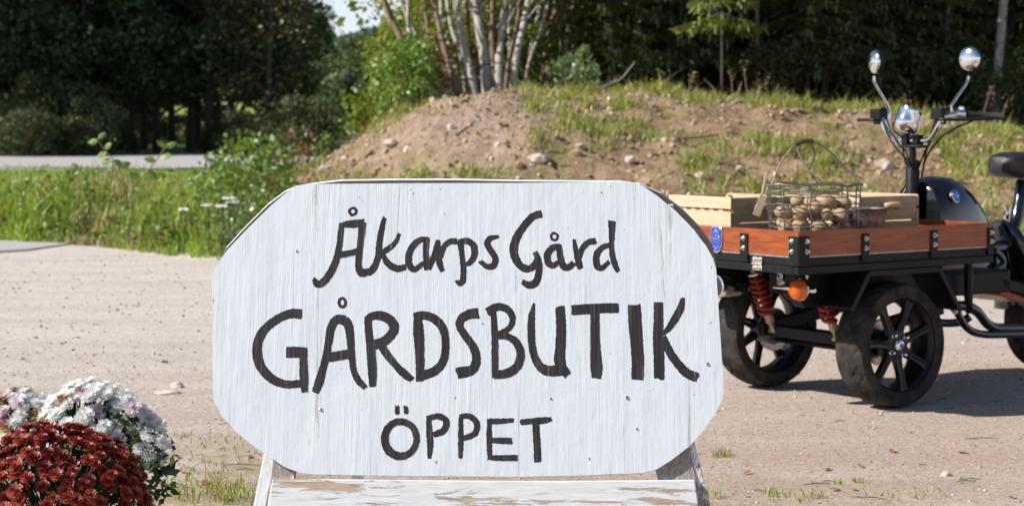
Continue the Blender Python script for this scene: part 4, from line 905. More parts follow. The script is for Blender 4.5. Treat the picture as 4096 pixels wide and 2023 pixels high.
# prototypes
def proto_broad(seed, m, z0=1.5, z1=11, rad=3.0, ncl=120, per=120, size=.19, r=.14, rcl=.85, low=1.35):
    cm_, cs = crown_mesh('crown', [m], z0, z1, rad, ncl, per, size, rcl, lambda t: (.55+.45*math.sin(math.pi*min(1, .25+t*.75))), .6, low)
    tb_ = trunk_mb(z1*.9, r, [c for c in cs[::7]], (.01, 0), .18, seed); me = tb_.mesh('trunk'); me.materials.append(M['bark']); me.polygons.foreach_set('use_smooth', [True]*len(me.polygons))
    return me, cm_
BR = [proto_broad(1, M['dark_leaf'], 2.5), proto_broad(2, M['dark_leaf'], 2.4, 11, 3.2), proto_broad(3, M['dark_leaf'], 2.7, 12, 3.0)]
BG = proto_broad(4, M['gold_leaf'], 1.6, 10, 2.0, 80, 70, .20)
def spruce(seed, m, h=12, R=2.3, z0=.35, fine=5.0, tr=.16):
    rd = np.random.default_rng(seed); Q = []; limb = []
    z = z0
    while z < h-.4:
        t_ = z/h; nb = 8; rl = R*(1-t_)**.85
        for k in range(nb):
            a = 2*math.pi*(k+rd.random()*.8)/nb+z*3; ln = rl*(.65+.5*rd.random()); d = np.array([math.cos(a), math.sin(a), 0]); s = np.array([-math.sin(a), math.cos(a), 0])
            nt = int((34 if z < fine else 9)*max(.35, ln/R)); wq = .045 if z < fine else .16
            tt = np.linspace(.12, 1, nt); dro = -.28*ln*tt**1.3+.10*ln*np.maximum(0, tt-.75)*2
            base = d*(ln*tt)[:, None]+np.array([0, 0, z])+np.outer(dro, [0, 0, 1])
            limb.append((base[0], base[nt//2], base[-1]))
            for sg in (-1, 1):
                l2 = (.10+.34*ln*.45*(1-tt)**.7)*(.6+.7*rd.random(nt)); 
                tip = base+s*(sg*l2*.8)[:, None]+d*(l2*.45)[:, None]+np.outer(-l2*(.05+.75*rd.random(nt)), [0, 0, 1])+rd.normal(size=base.shape)*.03
                ww = d*wq*.6+np.array([0, 0, wq*.5]); Q.append(np.stack([base-ww*.5, base+ww*.5, tip+ww*.22, tip-ww*.22], 1))
            hang = base+rd.normal(size=base.shape)*.04; hl = (.03+.09*rd.random(nt)); Q.append(np.stack([hang-s*wq*.45, hang+s*wq*.45, hang+np.outer(hl, [0, 0, -1])+s*.008, hang+np.outer(hl, [0, 0, -1])-s*.008], 1))
        z += .26 if z < fine else .5
    V = np.concatenate(Q); cm_ = quads_mesh('crown', V, [m]); b = MB(); b.tube([(0, 0, 0), (0, 0, h*.5), (0, 0, h)], [tr, tr*.62, .02], 9)
    for a, c, e in limb[:120]: b.tube([Vector((0, 0, a[2]+.05)), Vector(c), Vector(e)], [.018, .010, .004], 4)
    me = b.mesh('trunk'); me.materials.append(M['bark']); return me, cm_
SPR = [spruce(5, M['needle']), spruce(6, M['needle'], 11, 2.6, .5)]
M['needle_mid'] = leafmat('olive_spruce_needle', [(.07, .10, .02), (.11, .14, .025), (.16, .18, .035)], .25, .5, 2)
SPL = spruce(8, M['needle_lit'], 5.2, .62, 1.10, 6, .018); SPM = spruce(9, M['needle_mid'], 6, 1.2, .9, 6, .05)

# ------------------------------------------------------------------ forest on the left, beyond the road
GL, GR = 'trees of the dark wood beyond the road', 'spruces of the dark wood behind the mound'
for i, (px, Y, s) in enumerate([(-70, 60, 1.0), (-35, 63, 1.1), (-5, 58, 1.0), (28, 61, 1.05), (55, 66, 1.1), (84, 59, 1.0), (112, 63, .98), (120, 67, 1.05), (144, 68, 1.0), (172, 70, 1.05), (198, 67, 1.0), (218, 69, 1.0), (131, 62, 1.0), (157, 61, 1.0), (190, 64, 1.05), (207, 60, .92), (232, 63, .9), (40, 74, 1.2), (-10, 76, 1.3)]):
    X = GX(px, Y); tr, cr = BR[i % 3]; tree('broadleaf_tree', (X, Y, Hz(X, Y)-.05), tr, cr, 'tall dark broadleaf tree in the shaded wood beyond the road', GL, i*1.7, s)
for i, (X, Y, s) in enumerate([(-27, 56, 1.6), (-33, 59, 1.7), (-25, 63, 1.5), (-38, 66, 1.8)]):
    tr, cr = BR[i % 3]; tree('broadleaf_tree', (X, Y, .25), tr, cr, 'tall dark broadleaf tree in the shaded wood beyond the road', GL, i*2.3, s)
for px, Y, s, rz in ((268, 58, .80, 1.0), (284, 66, .75, 2.4)):
    X = GX(px, Y); tree('broadleaf_tree', (X, Y, Hz(X, Y)-.05), BG[0], BG[1], 'autumn-tinged tree at the right edge of the shaded wood', 'autumn-tinged trees at the wood edge', rz, s)
# far trees on the rising ground
FT = [proto_broad(11, M['far_leaf'], .3, 6.0, 2.4, 70, 80, .34, .12, .8, 1.0), proto_broad(12, M['far_leaf'], .2, 5.4, 2.9, 70, 80, .34, .12, .9, 1.0)]
for i, (px, Y, s) in enumerate([(312, 150, .9), (330, 142, .78), (346, 136, .74), (362, 138, .80), (380, 126, .82), (398, 122, .9), (415, 130, 1.0), (338, 102, .72), (358, 96, .74), (376, 92, .70), (392, 98, .8), (349, 84, .50), (366, 80, .5), (410, 88, .8),
                                (-20, 130, 1.5), (30, 140, 1.6), (80, 128, 1.5), (125, 140, 1.6), (170, 132, 1.5), (215, 142, 1.6), (258, 130, 1.4), (292, 138, 1.3), (600, 120, 1.6), (700, 110, 1.6), (800, 115, 1.6), (900, 108, 1.6), (1000, 112, 1.6)]):
    X = GX(px, Y); tr, cr = FT[i % 2]; tree('far_tree', (X, Y, Hz(X, Y)-.1), tr, cr, 'distant rounded sunlit tree on the rising ground behind the wood', 'distant trees', i*1.3, s)
# hedge bushes under the left wood
def bush_mesh(m, rad, h, ncl, per, size, asp=.6, rcl=.3):
    cm_, cs = crown_mesh('foliage', [m], .1*h, h, rad, ncl, per, size, rcl, lambda t: math.sqrt(max(.05, 1-(t*.9)**2)), asp)
    b = MB()
    for c in cs[::2]: b.tube(catmull([Vector((c[0]*.12, c[1]*.12, -.03)), Vector((c[0]*.5, c[1]*.5, c[2]*.55)), Vector(c)], 3), [.012*rad+.004, .010*rad+.003]+[.006*rad+.002]*5, 5)
    st_ = b.mesh('stems'); st_.materials.append(M['brownbark']); return st_, cm_
def bush(name, loc, pr, label, group, rz=0, s=(1, 1, 1), cat='shrub'):
    e = empty(name, loc, rz); e.scale = s; tag(e, label, cat, group)
    link(bpy.data.objects.new('stems', pr[0]), e); link(bpy.data.objects.new('foliage', pr[1]), e); return e
M['under_leaf'] = leafmat('understory_leaf', [(.05, .085, .03), (.08, .12, .035), (.13, .16, .05), (.18, .17, .06)], .35, .6, 1)
HB = bush_mesh(M['under_leaf'], 1.2, 1.7, 34, 130, .12, .6, .5)
for i, (px, Y, s) in enumerate([(-15, 54, .9), (8, 55, 1.0), (24, 53, .75), (42, 56, 1.15), (58, 54, .8), (72, 57, 1.25), (90, 55, .85), (104, 58, .9), (222, 60, .6), (240, 57, .7), (262, 58, .85), (283, 57, .9), (303, 56, .95), (150, 73, .8), (176, 75, .7), (205, 72, .9), (128, 76, .75)]):
    X = GX(px, Y); bush('hedge_bush', (X, Y, Hz(X, Y)), HB, 'low dark bush at the foot of the wood beyond the road', 'dark bushes along the road', i*2.1, (s*(.8+.5*((i*37) % 10)/10), s, s*(.75+.5*((i*53) % 10)/10)))

# ------------------------------------------------------------------ right wood and the coppice on the mound
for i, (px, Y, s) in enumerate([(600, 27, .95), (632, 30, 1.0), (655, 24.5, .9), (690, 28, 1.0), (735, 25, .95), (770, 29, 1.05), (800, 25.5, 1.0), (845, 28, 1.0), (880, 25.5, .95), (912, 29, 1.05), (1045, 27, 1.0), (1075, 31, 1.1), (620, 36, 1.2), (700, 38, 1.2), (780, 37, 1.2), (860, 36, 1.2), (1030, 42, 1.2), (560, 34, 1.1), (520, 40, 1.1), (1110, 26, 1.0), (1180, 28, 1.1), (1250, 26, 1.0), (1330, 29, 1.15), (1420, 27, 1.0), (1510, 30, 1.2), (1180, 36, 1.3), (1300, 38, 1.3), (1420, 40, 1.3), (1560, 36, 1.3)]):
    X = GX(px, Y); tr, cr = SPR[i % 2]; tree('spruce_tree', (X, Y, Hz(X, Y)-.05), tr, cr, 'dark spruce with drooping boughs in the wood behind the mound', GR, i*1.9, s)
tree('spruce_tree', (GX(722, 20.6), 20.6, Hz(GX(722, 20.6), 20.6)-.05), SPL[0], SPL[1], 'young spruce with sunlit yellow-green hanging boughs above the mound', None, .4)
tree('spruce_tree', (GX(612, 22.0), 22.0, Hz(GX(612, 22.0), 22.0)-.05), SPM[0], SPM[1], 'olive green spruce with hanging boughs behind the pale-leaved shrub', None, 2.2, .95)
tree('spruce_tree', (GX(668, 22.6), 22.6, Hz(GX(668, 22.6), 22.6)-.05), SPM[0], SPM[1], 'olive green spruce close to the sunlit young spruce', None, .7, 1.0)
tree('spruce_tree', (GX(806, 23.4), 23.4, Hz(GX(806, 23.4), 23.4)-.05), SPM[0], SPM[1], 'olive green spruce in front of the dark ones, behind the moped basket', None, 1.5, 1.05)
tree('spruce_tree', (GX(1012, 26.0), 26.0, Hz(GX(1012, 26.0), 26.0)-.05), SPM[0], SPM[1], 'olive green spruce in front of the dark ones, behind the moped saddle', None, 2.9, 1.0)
cc_, ccs = crown_mesh('crown', [M['mid_leaf']], 0, 3.4, 1.1, 26, 24, .10, .42, lambda t: .5+.5*math.sin(math.pi*min(1, .2+t*.8)))
ST = [([(448,97),(436,82),(421,69),(404,44),(384,0)], 20.0, .058, 'brownbark'), ([(464,93),(452,73),(446,55),(438,20),(434,0)], 20.1, .046, 'brownbark'),
      ([(476,86),(470,71),(465,52),(459,22),(458,0)], 20.6, .055, 'greybark'), ([(488,84),(486,66),(482,44),(477,18),(474,0)], 20.9, .072, 'greybark'),
      ([(499,85),(499,62),(500,48),(503,22),(505,0)], 20.8, .055, 'greybark'), ([(512,86),(516,62),(521,36),(525,16),(528,0)], 20.7, .048, 'greybark'),
      ([(420,68),(412,50),(409,30),(408,0)], 20.4, .040, 'greybark'), ([(496,85),(494,66),(492,40),(493,0)], 22.0, .05, 'brownbark'), ([(530,84),(532,50),(538,20),(541,0)], 23.0, .05, 'greybark'),
      ([(548,82),(550,50),(553,25),(556,0)], 23.5, .055, 'greybark'), ([(506,85),(510,50),(513,20),(515,0)], 23.5, .05, 'greybark'), ([(538,82),(545,60),(548,35),(556,10),(565,-5)], 22.5, .04, 'brownbark'),
      ([(566,80),(566,50),(570,25),(574,0)], 24.0, .05, 'greybark'), ([(472,85),(470,60),(474,30),(472,0)], 23.0, .05, 'brownbark'), ([(455,88),(448,60),(442,30),(441,0)], 22.0, .035, 'greybark'),
      ([(436,90),(430,60),(428,30),(424,0)], 22.5, .035, 'brownbark'), ([(483,86),(481,60),(486,30),(484,0)], 24, .04, 'greybark'), ([(525,84),(524,60),(528,30),(533,0)], 25, .04, 'brownbark'), ([(442,92),(430,70),(418,40),(400,0)], 21.0, .03, 'greybark'), ([(468,88),(462,60),(452,30),(447,0)], 21.6, .032, 'greybark'), ([(504,86),(509,60),(516,30),(520,0)], 21.5, .030, 'brownbark'),
      ([(481,86),(476,60),(468,30),(466,0)], 22.2, .034, 'brownbark'), ([(520,84),(530,60),(541,30),(549,0)], 21.8, .030, 'greybark'), ([(514,84),(513,60),(509,30),(511,0)], 22.4, .034, 'greybark'), ([(492,85),(490,50),(488,20),(487,0)], 23.4, .04, 'greybark'), ([(558,82),(562,55),(560,25),(563,0)], 22.0, .03, 'brownbark')]
for i, (pl, Y, r, bk_) in enumerate(ST):
    p0 = P(pl[0][0], pl[0][1], Y); z0 = Hz(p0.x, Y); base = Vector((p0.x, Y, z0-.05)); pts = [Vector((0, 0, 0))]+[P(x, y, Y+.15*j)-base for j, (x, y) in enumerate(pl)][1:]
    d = (pts[-1]-pts[-2]).normalized(); pts += [pts[-1]+d*.9+Vector((0, 0, .2)), pts[-1]+d*2.0+Vector((0, 0, .9))]
    q = catmull(pts, 5); e = empty('coppice_tree', base); b = MB(); n = len(q); b.tube(q, [r*(1.35 if k == 0 else 1)*(1-.62*k/n)*(1+.06*math.sin(k*1.7+i)) for k in range(n)], 9)
    for k in range(3):
        a = q[int(n*(.45+.15*k))]; an = random.uniform(0, 6.3); b.tube([a, a+Vector((math.cos(an)*.25, math.sin(an)*.25, .3)), a+Vector((math.cos(an)*.6, math.sin(an)*.6, .9))], [r*.3, r*.2, r*.08], 5)
    me = b.mesh('trunk'); me.materials.append(M[bk_]); me.polygons.foreach_set('use_smooth', [True]*len(me.polygons)); link(bpy.data.objects.new('trunk', me), e)
    c = link(bpy.data.objects.new('crown', cc_), e); c.location = (pts[-4]+Vector((.35, .3, .35))) if i in (0, 6) else (pts[-3]+Vector((.1, .7, .15))) if i % 4 == 1 or i > 14 else pts[-2]+Vector((0, 0, -.2)); c.rotation_euler[2] = i*1.1
    if i == 0: tag(e, 'brown coppice stem leaning far left at the mound edge', 'tree')
    elif i == 3: tag(e, 'thickest pale grey stem of the coppice on the mound', 'tree')
    elif bk_ == 'greybark': tag(e, 'slender grey-barked coppice stem growing on the mound', 'tree', 'grey coppice stems')
    else: tag(e, 'slender brown-barked coppice stem growing on the mound', 'tree', 'brown coppice stems')
for i, (px, Y, r, dx, bk_) in enumerate([(942, 26, .05, .3, 'greybark'), (992, 24, .07, .5, 'greybark'), (1006, 25.5, .045, -.2, 'brownbark'), (965, 28, .05, .6, 'brownbark'), (1019, 27, .06, .1, 'greybark'), (757, 23.0, .035, .1, 'brownbark'), (915, 30, .06, .2, 'greybark')]):
    X = GX(px, Y); h = 7; e = empty('thin_tree', (X, Y, Hz(X, Y)-.05)); me = trunk_mb(h, r, [], (dx/h, 0), .12, i+30).mesh('trunk'); me.materials.append(M[bk_]); me.polygons.foreach_set('use_smooth', [True]*len(me.polygons))
    link(bpy.data.objects.new('trunk', me), e); c = link(bpy.data.objects.new('crown', cc_), e); c.location = (dx, 0, 4.6); c.rotation_euler[2] = i
    tag(e, 'thin %s tree trunk in front of the dark spruces' % ('pale grey' if bk_ == 'greybark' else 'brown'), 'tree', 'thin %s trunks by the spruces' % ('pale' if bk_ == 'greybark' else 'brown'))
LB = bush_mesh(M['lit_leaf'], .42, 1.0, 24, 24, .085, .72, .15); RB = bush_mesh(M['rust_leaf'], .55, 1.2, 24, 45, .07, .6, .2); MBu = bush_mesh(M['mid_leaf'], .75, 1.9, 34, 60, .085, .6, .26); PB = bush_mesh(M['pale_leaf'], .30, .50, 15, 24, .075, .45, .10)
for i, (px, Y, s) in enumerate([(398, 19.3, .70), (413, 19.6, .75), (408, 20.2, .95), (396, 20.8, .85), (420, 19.2, .5)]):
    X = GX(px, Y); bush('leafy_shrub', (X, Y, Hz(X, Y)-.03), LB, 'bright green sunlit shrub at the left end of the mound', 'bright shrubs by the coppice', i*1.9, (s, s, s))
for i, (px, Y, s) in enumerate([(425, 21.2, .8), (446, 21.8, .9), (405, 22.0, .8)]):
    X = GX(px, Y); bush('rusty_shrub', (X, Y, Hz(X, Y)-.03), RB, 'rust-brown leaved shrub behind the leaning coppice stems', 'rusty shrubs in the coppice', i*1.9, (s, s, s))
for i, (px, Y, s) in enumerate([(440, 22.4, .75), (470, 22.8, .7), (500, 23.0, .65), (535, 22.6, .6), (452, 24.5, 1.0), (480, 25, 1.2), (512, 25, 1.1), (540, 25.5, 1.1), (570, 25, 1.0), (430, 25, 1.1), (496, 27, 1.5), (530, 28, 1.5), (462, 27, 1.4), (400, 24, 1.0), (420, 27, 1.5)]):
    X = GX(px, Y); bush('undergrowth_shrub', (X, Y, Hz(X, Y)-.03), MBu, 'green and yellow undergrowth shrub behind the coppice stems', 'undergrowth behind the coppice', i*1.9, (s, s, s))
DB = bush_mesh(M['needle_mid'], .8, 1.5, 26, 40, .09, .5, .3)
for i, (px, Y, s) in enumerate([(640, 21.5, .5), (770, 22.5, .6), (815, 23.0, .8), (860, 23.5, .7), (900, 24, .9), (945, 24.5, .9), (970, 25.5, 1.1), (1005, 23.5, .8), (1030, 24.5, 1.0), (790, 24.5, 1.0)]):
    X = GX(px, Y); bush('undergrowth_shrub', (X, Y, Hz(X, Y)-.03), DB, 'olive undergrowth bush at the feet of the dark spruces', 'undergrowth below the spruces', i*1.9, (s, s, s))
X = GX(568, 18.9); bush('leafy_shrub', (X, 18.9, Hz(X, 18.9)-.03), PB, 'pale green small-leaved shrub on the mound crest before the spruces', None, .6, (1.05, 1.05, 1.0))
X = GX(590, 19.3); bush('leafy_shrub', (X, 19.3, Hz(X, 19.3)-.03), PB, 'second pale green shrub on the mound crest, slimmer and half shaded', None, 2.6, (.7, .7, .9))
VB = bush_mesh(M['lit_leaf'], .26, .62, 20, 15, .055, .75, .09); VR = bush_mesh(M['rust_leaf'], .24, .5, 15, 14, .05, .7, .09); VP = bush_mesh(M['pale_leaf'], .24, .52, 16, 14, .05, .75, .09)
for i, (px, Y, s, pr) in enumerate([(238, 16.6, 1.0, VB), (252, 16.0, .95, VP), (266, 16.8, 1.15, VB), (280, 17.4, 1.0, VP), (246, 17.6, 1.1, VB), (290, 18.4, .9, VR), (306, 18.8, .75, VR), (324, 18.9, .5, VB), (350, 18.9, .45, VP), (224, 17.4, .9, VB), (236, 15.5, .8, VP), (262, 15.6, .7, VB), (212, 16.4, .8, VB), (218, 18.4, .9, VB)]):
    X = GX(px, Y); lab, gp = {id(VB): ('bright green bush between the grass verge and the mound', 'bright bushes at the mound foot'), id(VR): ('rust-leaved bush between the grass verge and the mound', 'rusty bushes at the mound foot'), id(VP): ('pale-leaved bush between the grass verge and the mound', 'pale bushes at the mound foot')}[id(pr)]
    bush('verge_bush', (X, Y, Hz(X, Y)-.03), pr, lab, gp, i*1.7, (s, s, s*1.05))
# sapling with large leaves standing in the verge
sp0 = Vector((GX(128, 17.6), 17.6, 0)); sp0.z = Hz(sp0.x, sp0.y); sap = empty('sapling', sp0); tag(sap, 'slender sapling with large bright leaves rising from the grass verge', 'sapling')
def Sx(px, py): return P(px, py, 17.6)-sp0
stm = MB(); stems = [[(130, 232), (128, 205), (125, 185), (118, 165), (105, 150), (98, 140)], [(128, 205), (134, 185), (146, 172), (158, 158), (166, 146)], [(125, 185), (117, 176), (112, 160)]]
for q in stems: stm.tube(catmull([Sx(x, y) for x, y in q], 4), .006, 5)
stm.build('stem', M['brownbark'], sap)
for k, (px, py, dx, dy, sz) in enumerate([(98, 140, -8, 2, 10), (98, 139, 6, -6, 9), (104, 148, 9, -5, 10), (107, 152, -9, 3, 12), (112, 160, -11, 2, 12), (113, 160, 10, 5, 11), (118, 166, 12, -3, 12), (148, 170, 8, 8, 12), (156, 160, -13, -2, 11), (160, 155, 13, 1, 13), (165, 147, 10, -4, 11), (166, 146, -9, -6, 10), (140, 178, -10, -6, 11), (134, 186, 11, 4, 10), (128, 200, -11, 3, 11)]):
    a = Sx(px, py); d = Vector((dx, random.uniform(-6, 6), -dy)).normalized(); s = d.cross(Vector((.3, -1, .5))).normalized(); l = sz*.0098*1.15; nn = d.cross(s).normalized()
    v = [a, a+d*l*.3+s*l*.28+nn*.006, a+d*l*.65+s*l*.25+nn*.006, a+d*l, a+d*l*.65-s*l*.25+nn*.006, a+d*l*.3-s*l*.28+nn*.006, a+d*l*.5-nn*.004]
    MB().add(v, [(0, 1, 6), (1, 2, 6), (2, 3, 6), (3, 4, 6), (4, 5, 6), (5, 0, 6)]).build('leaf', M['lit_leaf'], sap, fix=False)

# ------------------------------------------------------------------ grass, weeds, stones
def blades(pos, h, w, lean):
    n = len(pos); a = rng.random(n)*2*np.pi; fx = np.stack([np.cos(a), np.sin(a), np.zeros(n)], 1); b_ = rng.random(n)*2*np.pi
    ld = np.stack([np.cos(b_), np.sin(b_), np.zeros(n)], 1)*(lean*rng.random(n)*h)[:, None]; up = np.outer(h, [0, 0, 1]); s = fx*(w/2)[:, None]
    mid = pos+up*.55+ld*.3; tip = pos+up+ld
    return np.concatenate([np.stack([pos-s, pos+s, mid+s*.8, mid-s*.8], 1), np.stack([mid-s*.8, mid+s*.8, tip+s*.08, tip-s*.08], 1)])
def vyb(x): return smooth_tab(x, TB, .8)+.25*noise.noise(Vector((x*.9, 3.1, 0)))
def verge_grass():
    out = []; sel = []
    pts = []; hs = []
    for i in range(40000):
        x = -11+9.6*random.random(); yb = vyb(x); q = random.random()**1.5; y = yb-.05+q*13.5
        if x > -3.1 and random.random() < (x+3.1)*1.0+.15*(y-yb > 2): continue
        cl_ = noise.noise(Vector((x*1.3, y*.9, 3))); c2 = noise.noise(Vector((x*4, y*3, 8)))
        if c2 < -.32: continue
        hh_ = (.20+.17*cl_+.13*c2)*(1-.60*sm((y-yb-3)/8))*sm((y-yb+.25)/.6)+.05; pts.append((x, y, Hz(x, y)-.01)); hs.append(max(.05, hh_*random.uniform(.6, 1.35)))
    pts = np.array(pts); hs = np.array(hs); V = blades(pts, hs, .009+.016*rng.random(len(pts)), .75)
    dry = np.array([noise.noise(Vector((p[0]*1.1, p[1]*.8, 20))) for p in pts]); s = (dry+rng.normal(size=len(pts))*.25 > .27).astype(int)
    o = link(bpy.data.objects.new('verge_grass', quads_mesh('verge_grass', V, [M['grass'], M['dry']], np.concatenate([s, s]))))
    tag(o, 'tall lush grass with dry stalks along the gravel yard', 'grass', kind='stuff')
    # broad weeds in the verge: low leaf rosettes
    lp = []
    for i in range(26000):
        x = -10.5+8.4*random.random(); yb = vyb(x); y = yb+.05+random.random()**1.6*7; c2 = noise.noise(Vector((x*1.7, y*1.6, 31)))+.08
        if c2 < .02: continue
        lp.append((x, y, Hz(x, y)+.03+random.random()*.36*c2*1.7*(1-.6*sm((y-yb-3)/4))))
    lp = np.array(lp); V = leaves(lp, .05+.05*rng.random(len(lp)), .5, .4)
    tag(link(bpy.data.objects.new('verge_weeds', quads_mesh('verge_weeds', V, [M['lit_leaf'], M['rust_leaf'], M['mid_leaf']], rng.choice([0, 0, 0, 2, 2, 1], len(lp))))), 'broad-leaved weeds growing through the verge grass', 'weeds', kind='stuff')
verge_grass()
def blobs(name, pts, rad, mats, sel, flat=.8):
    """small faceted stones or flower heads, one mesh"""
    bm = bmesh.new(); bmesh.ops.create_icosphere(bm, subdivisions=1, radius=1); bv = np.array([v.co[:] for v in bm.verts]); bf = np.array([[v.index for v in f.verts] for f in bm.faces]); bm.free()
    n = len(pts); sc3 = rng.uniform(.6, 1.3, (n, 1, 3))*np.array([1, 1, flat]); V = bv[None]*sc3*(1+.25*rng.normal(size=(n, len(bv), 1)))*np.asarray(rad)[:, None, None]+np.asarray(pts)[:, None]
    tri = V[:, bf].reshape(-1, 3, 3); return link(bpy.data.objects.new(name, quads_mesh(name, tri, mats, np.repeat(sel, len(bf)), 3)))
fl_m = [mat('white_umbel', (.80, .80, .74), .8), mat('pink_clover', (.62, .34, .36), .8), mat('yellow_hawkbit', (.80, .48, .03), .8)]
fp = []; fs = []
for i in range(130):
    x = -9.5+7.6*random.random(); y = vyb(x)+.1+random.random()**1.5*5; k = random.choice([0, 1, 1, 2])
    for j in range(5 if k == 0 else 2): fp.append((x+random.uniform(-.03, .03), y, Hz(x, y)+random.uniform(.16, .40)*(1 if k else .9)+random.uniform(-.01, .01))); fs.append(k)
tag(blobs('wildflowers', fp, rng.uniform(.008, .018, len(fp)), fl_m, np.array(fs), .6), 'tiny white pink and yellow wildflowers dotting the verge', 'flowers', kind='stuff')
# yarrow umbels near the sign's upper left
for i, (px, py, Y) in enumerate([(228, 198, 15.5), (233, 202, 15.5), (222, 206, 15.4), (184, 209, 15.8), (208, 205, 15.6)]):
    top = P(px, py, Y); z0 = Hz(top.x, Y); e = empty('yarrow', (top.x, Y, z0)); tag(e, 'white flat-topped yarrow bloom by the bushes at the mound foot', 'flower', 'white yarrow blooms'); h = top.z-z0
    MB().tube([(0, 0, -.02), (.01, 0, h*.5), (0, 0, h)], .004, 5).build('stem', M['mumleaf'], e); b = MB()
    for k in range(26):
        a, r = random.uniform(0, 6.3), .055*math.sqrt(random.random()); b.lathe([(.001, -.006), (.010, 0), (.007, .006), (.001, .008)], (r*math.cos(a), r*math.sin(a), h+random.uniform(-.006, .008)), (random.uniform(-.3, .3), random.uniform(-.3, .3), 1), 6)
    b.build('umbel', fl_m[0], e)
def mound_cover():
    pts = []; hs = []; n = 0
    cen = []
    while n < 720:
        x = -2.6+9.4*random.random(); y = vyb(x)+.2+random.random()*6.0; g = noise.noise(Vector((x*.75, y*.9, 40)))+.35*sm((x-2)/3)-.45*math.exp(-((x+.42)/1.0)**2-((y-16.9)/1.2)**2)+.30*sm((y-17.0)/1.5)*sm((x-.2)/2)+.10
        if g < .05: continue
        n += 1; R = random.uniform(.06, .26); cen.append((x, y, R)); k = int(24+120*R*4*random.random())
        for j in range(k):
            a, r = random.uniform(0, 6.3), R*math.sqrt(random.random()); X, Y = x+r*math.cos(a), y+r*math.sin(a); pts.append((X, Y, Hz(X, Y)-.01)); hs.append(random.uniform(.04, .15)*(1.25-.6*r/R)*(1.6 if random.random() < .08 else 1))
    for i in range(5200):
        x = -2.6+9.4*random.random(); y = vyb(x)+.1+random.random()*6.2; pts.append((x, y, Hz(x, y)-.01)); hs.append(random.uniform(.02, .08))
    pts = np.array(pts); hs = np.array(hs); V = blades(pts, hs, .007+.010*rng.random(len(pts)), 1.3); s = (rng.random(len(pts)) < .22).astype(int)
    tag(link(bpy.data.objects.new('mound_grass', quads_mesh('mound_grass', V, [M['tuft'], M['dry']], np.concatenate([s, s])))), 'short grass tufts scattered over the bare earth mound', 'grass', kind='stuff')
mound_cover()
M['stone'] = mat('field_stone', (.46, .38, .32), .9, 0, .35, 6, .5, 40); M['stone2'] = mat('pale_stone', (.54, .48, .41), .85, 0, .25, 6, .4, 40); M['clod'] = mat('earth_clod', (.37, .25, .16), .95, 0, .35, 8, .6, 60)
pp_ = []; rr_ = []; ss_ = []
for i in range(5200):
    x = -2.8+9.6*random.random(); y = vyb(x)+random.random()**1.2*5.8; r = random.choice([.012, .014, .016, .02, .03])*random.uniform(.5, 1.2)*.8; pp_.append((x, y, Hz(x, y)+r*.2)); rr_.append(r); ss_.append(random.choice([0, 2, 2, 2, 2, 1]))
for i in range(2600):
    x = -2.2+9.0*random.random(); y = vyb(x)+.1+random.random()**1.1*5.4; r = random.uniform(.018, .05)*random.random()**.6; pp_.append((x, y, Hz(x, y)+r*.15)); rr_.append(r); ss_.append(2 if random.random() < .9 else 0)
tag(blobs('mound_rubble', pp_, np.array(rr_), [M['stone'], M['stone2'], M['clod']], np.array(ss_)), 'small stones and clods strewn over the earth mound', 'rubble', kind='stuff')
M['darkgrit'] = mat('dark_grit', (.16, .135, .12), .9)
pp_ = []; rr_ = []; ss_ = []
for i in range(16000):
    if i < 11000:
        y = 3.6+5.5*random.random()**1.3; x = (random.random()-.5)*y*.64
    else: y = 8+8*random.random(); x = (random.random()-.5)*y*.62
    if y > vyb(x): continue
    r = random.choice([.0014, .0016, .002, .0026, .0034])*random.uniform(.7, 1.4)*(1+.04*y); pp_.append((x, y, Hz(x, y)+r*.15)); rr_.append(r); ss_.append(random.choice([0, 0, 1, 2, 3] if random.random() < .5 else [0, 1, 2]))
for i in range(1500):
    y = 7.5+8.5*random.random(); x = -y*.31+random.random()*y*.62
    if y > vyb(x)-.3: continue
    if noise.noise(Vector((x*.8, y*.8, 60))) < -.1: continue
    r = random.uniform(.004, .011); pp_.append((x, y, Hz(x, y)+r*.1)); rr_.append(r); ss_.append(random.choice([3, 3, 3, 2, 0]))
tag(blobs('gravel_grit', pp_, np.array(rr_), [M['stone'], M['stone2'], M['clod'], M['darkgrit']], np.array(ss_)), 'loose grit and pebbles lying on the packed gravel yard', 'gravel', kind='stuff')
def rock(px, py, Y, wpx, hpx, label, group, mt='stone2', ground=None):
    p = P(px, py, Y); zg = Hz(p.x, Y); bm = bmesh.new(); bmesh.ops.create_icosphere(bm, subdivisions=3, radius=1); sd_ = random.random()*50; w_, h_ = wpx/F*Y/2, hpx/F*Y*.6
    for v in bm.verts:
        d = v.co.copy(); q = 1+.28*noise.noise(d*1.2+Vector((sd_, 0, 0)))+.12*noise.noise(d*3+Vector((sd_, 4, 0))); v.co = Vector((d.x*w_, d.y*w_*.75, d.z*h_))*q
    me = bpy.data.meshes.new('rock'); bm.to_mesh(me); bm.free(); me.materials.append(M[mt]); o = link(bpy.data.objects.new('rock', me)); o.location = (p.x, Y, zg+h_*.25); o.rotation_euler[2] = random.uniform(-.4, .4); tag(o, label, 'rock', group)
def onm(px, py):
    """distance at which the view ray meets the terrain"""
    Y = 4.0
    while Y < 22:
        p = P(px, py, Y)
        if p.z < Hz(p.x, Y): return Y
        Y += .06
    return 18.5
GRK = 'stones lying on the earth mound'
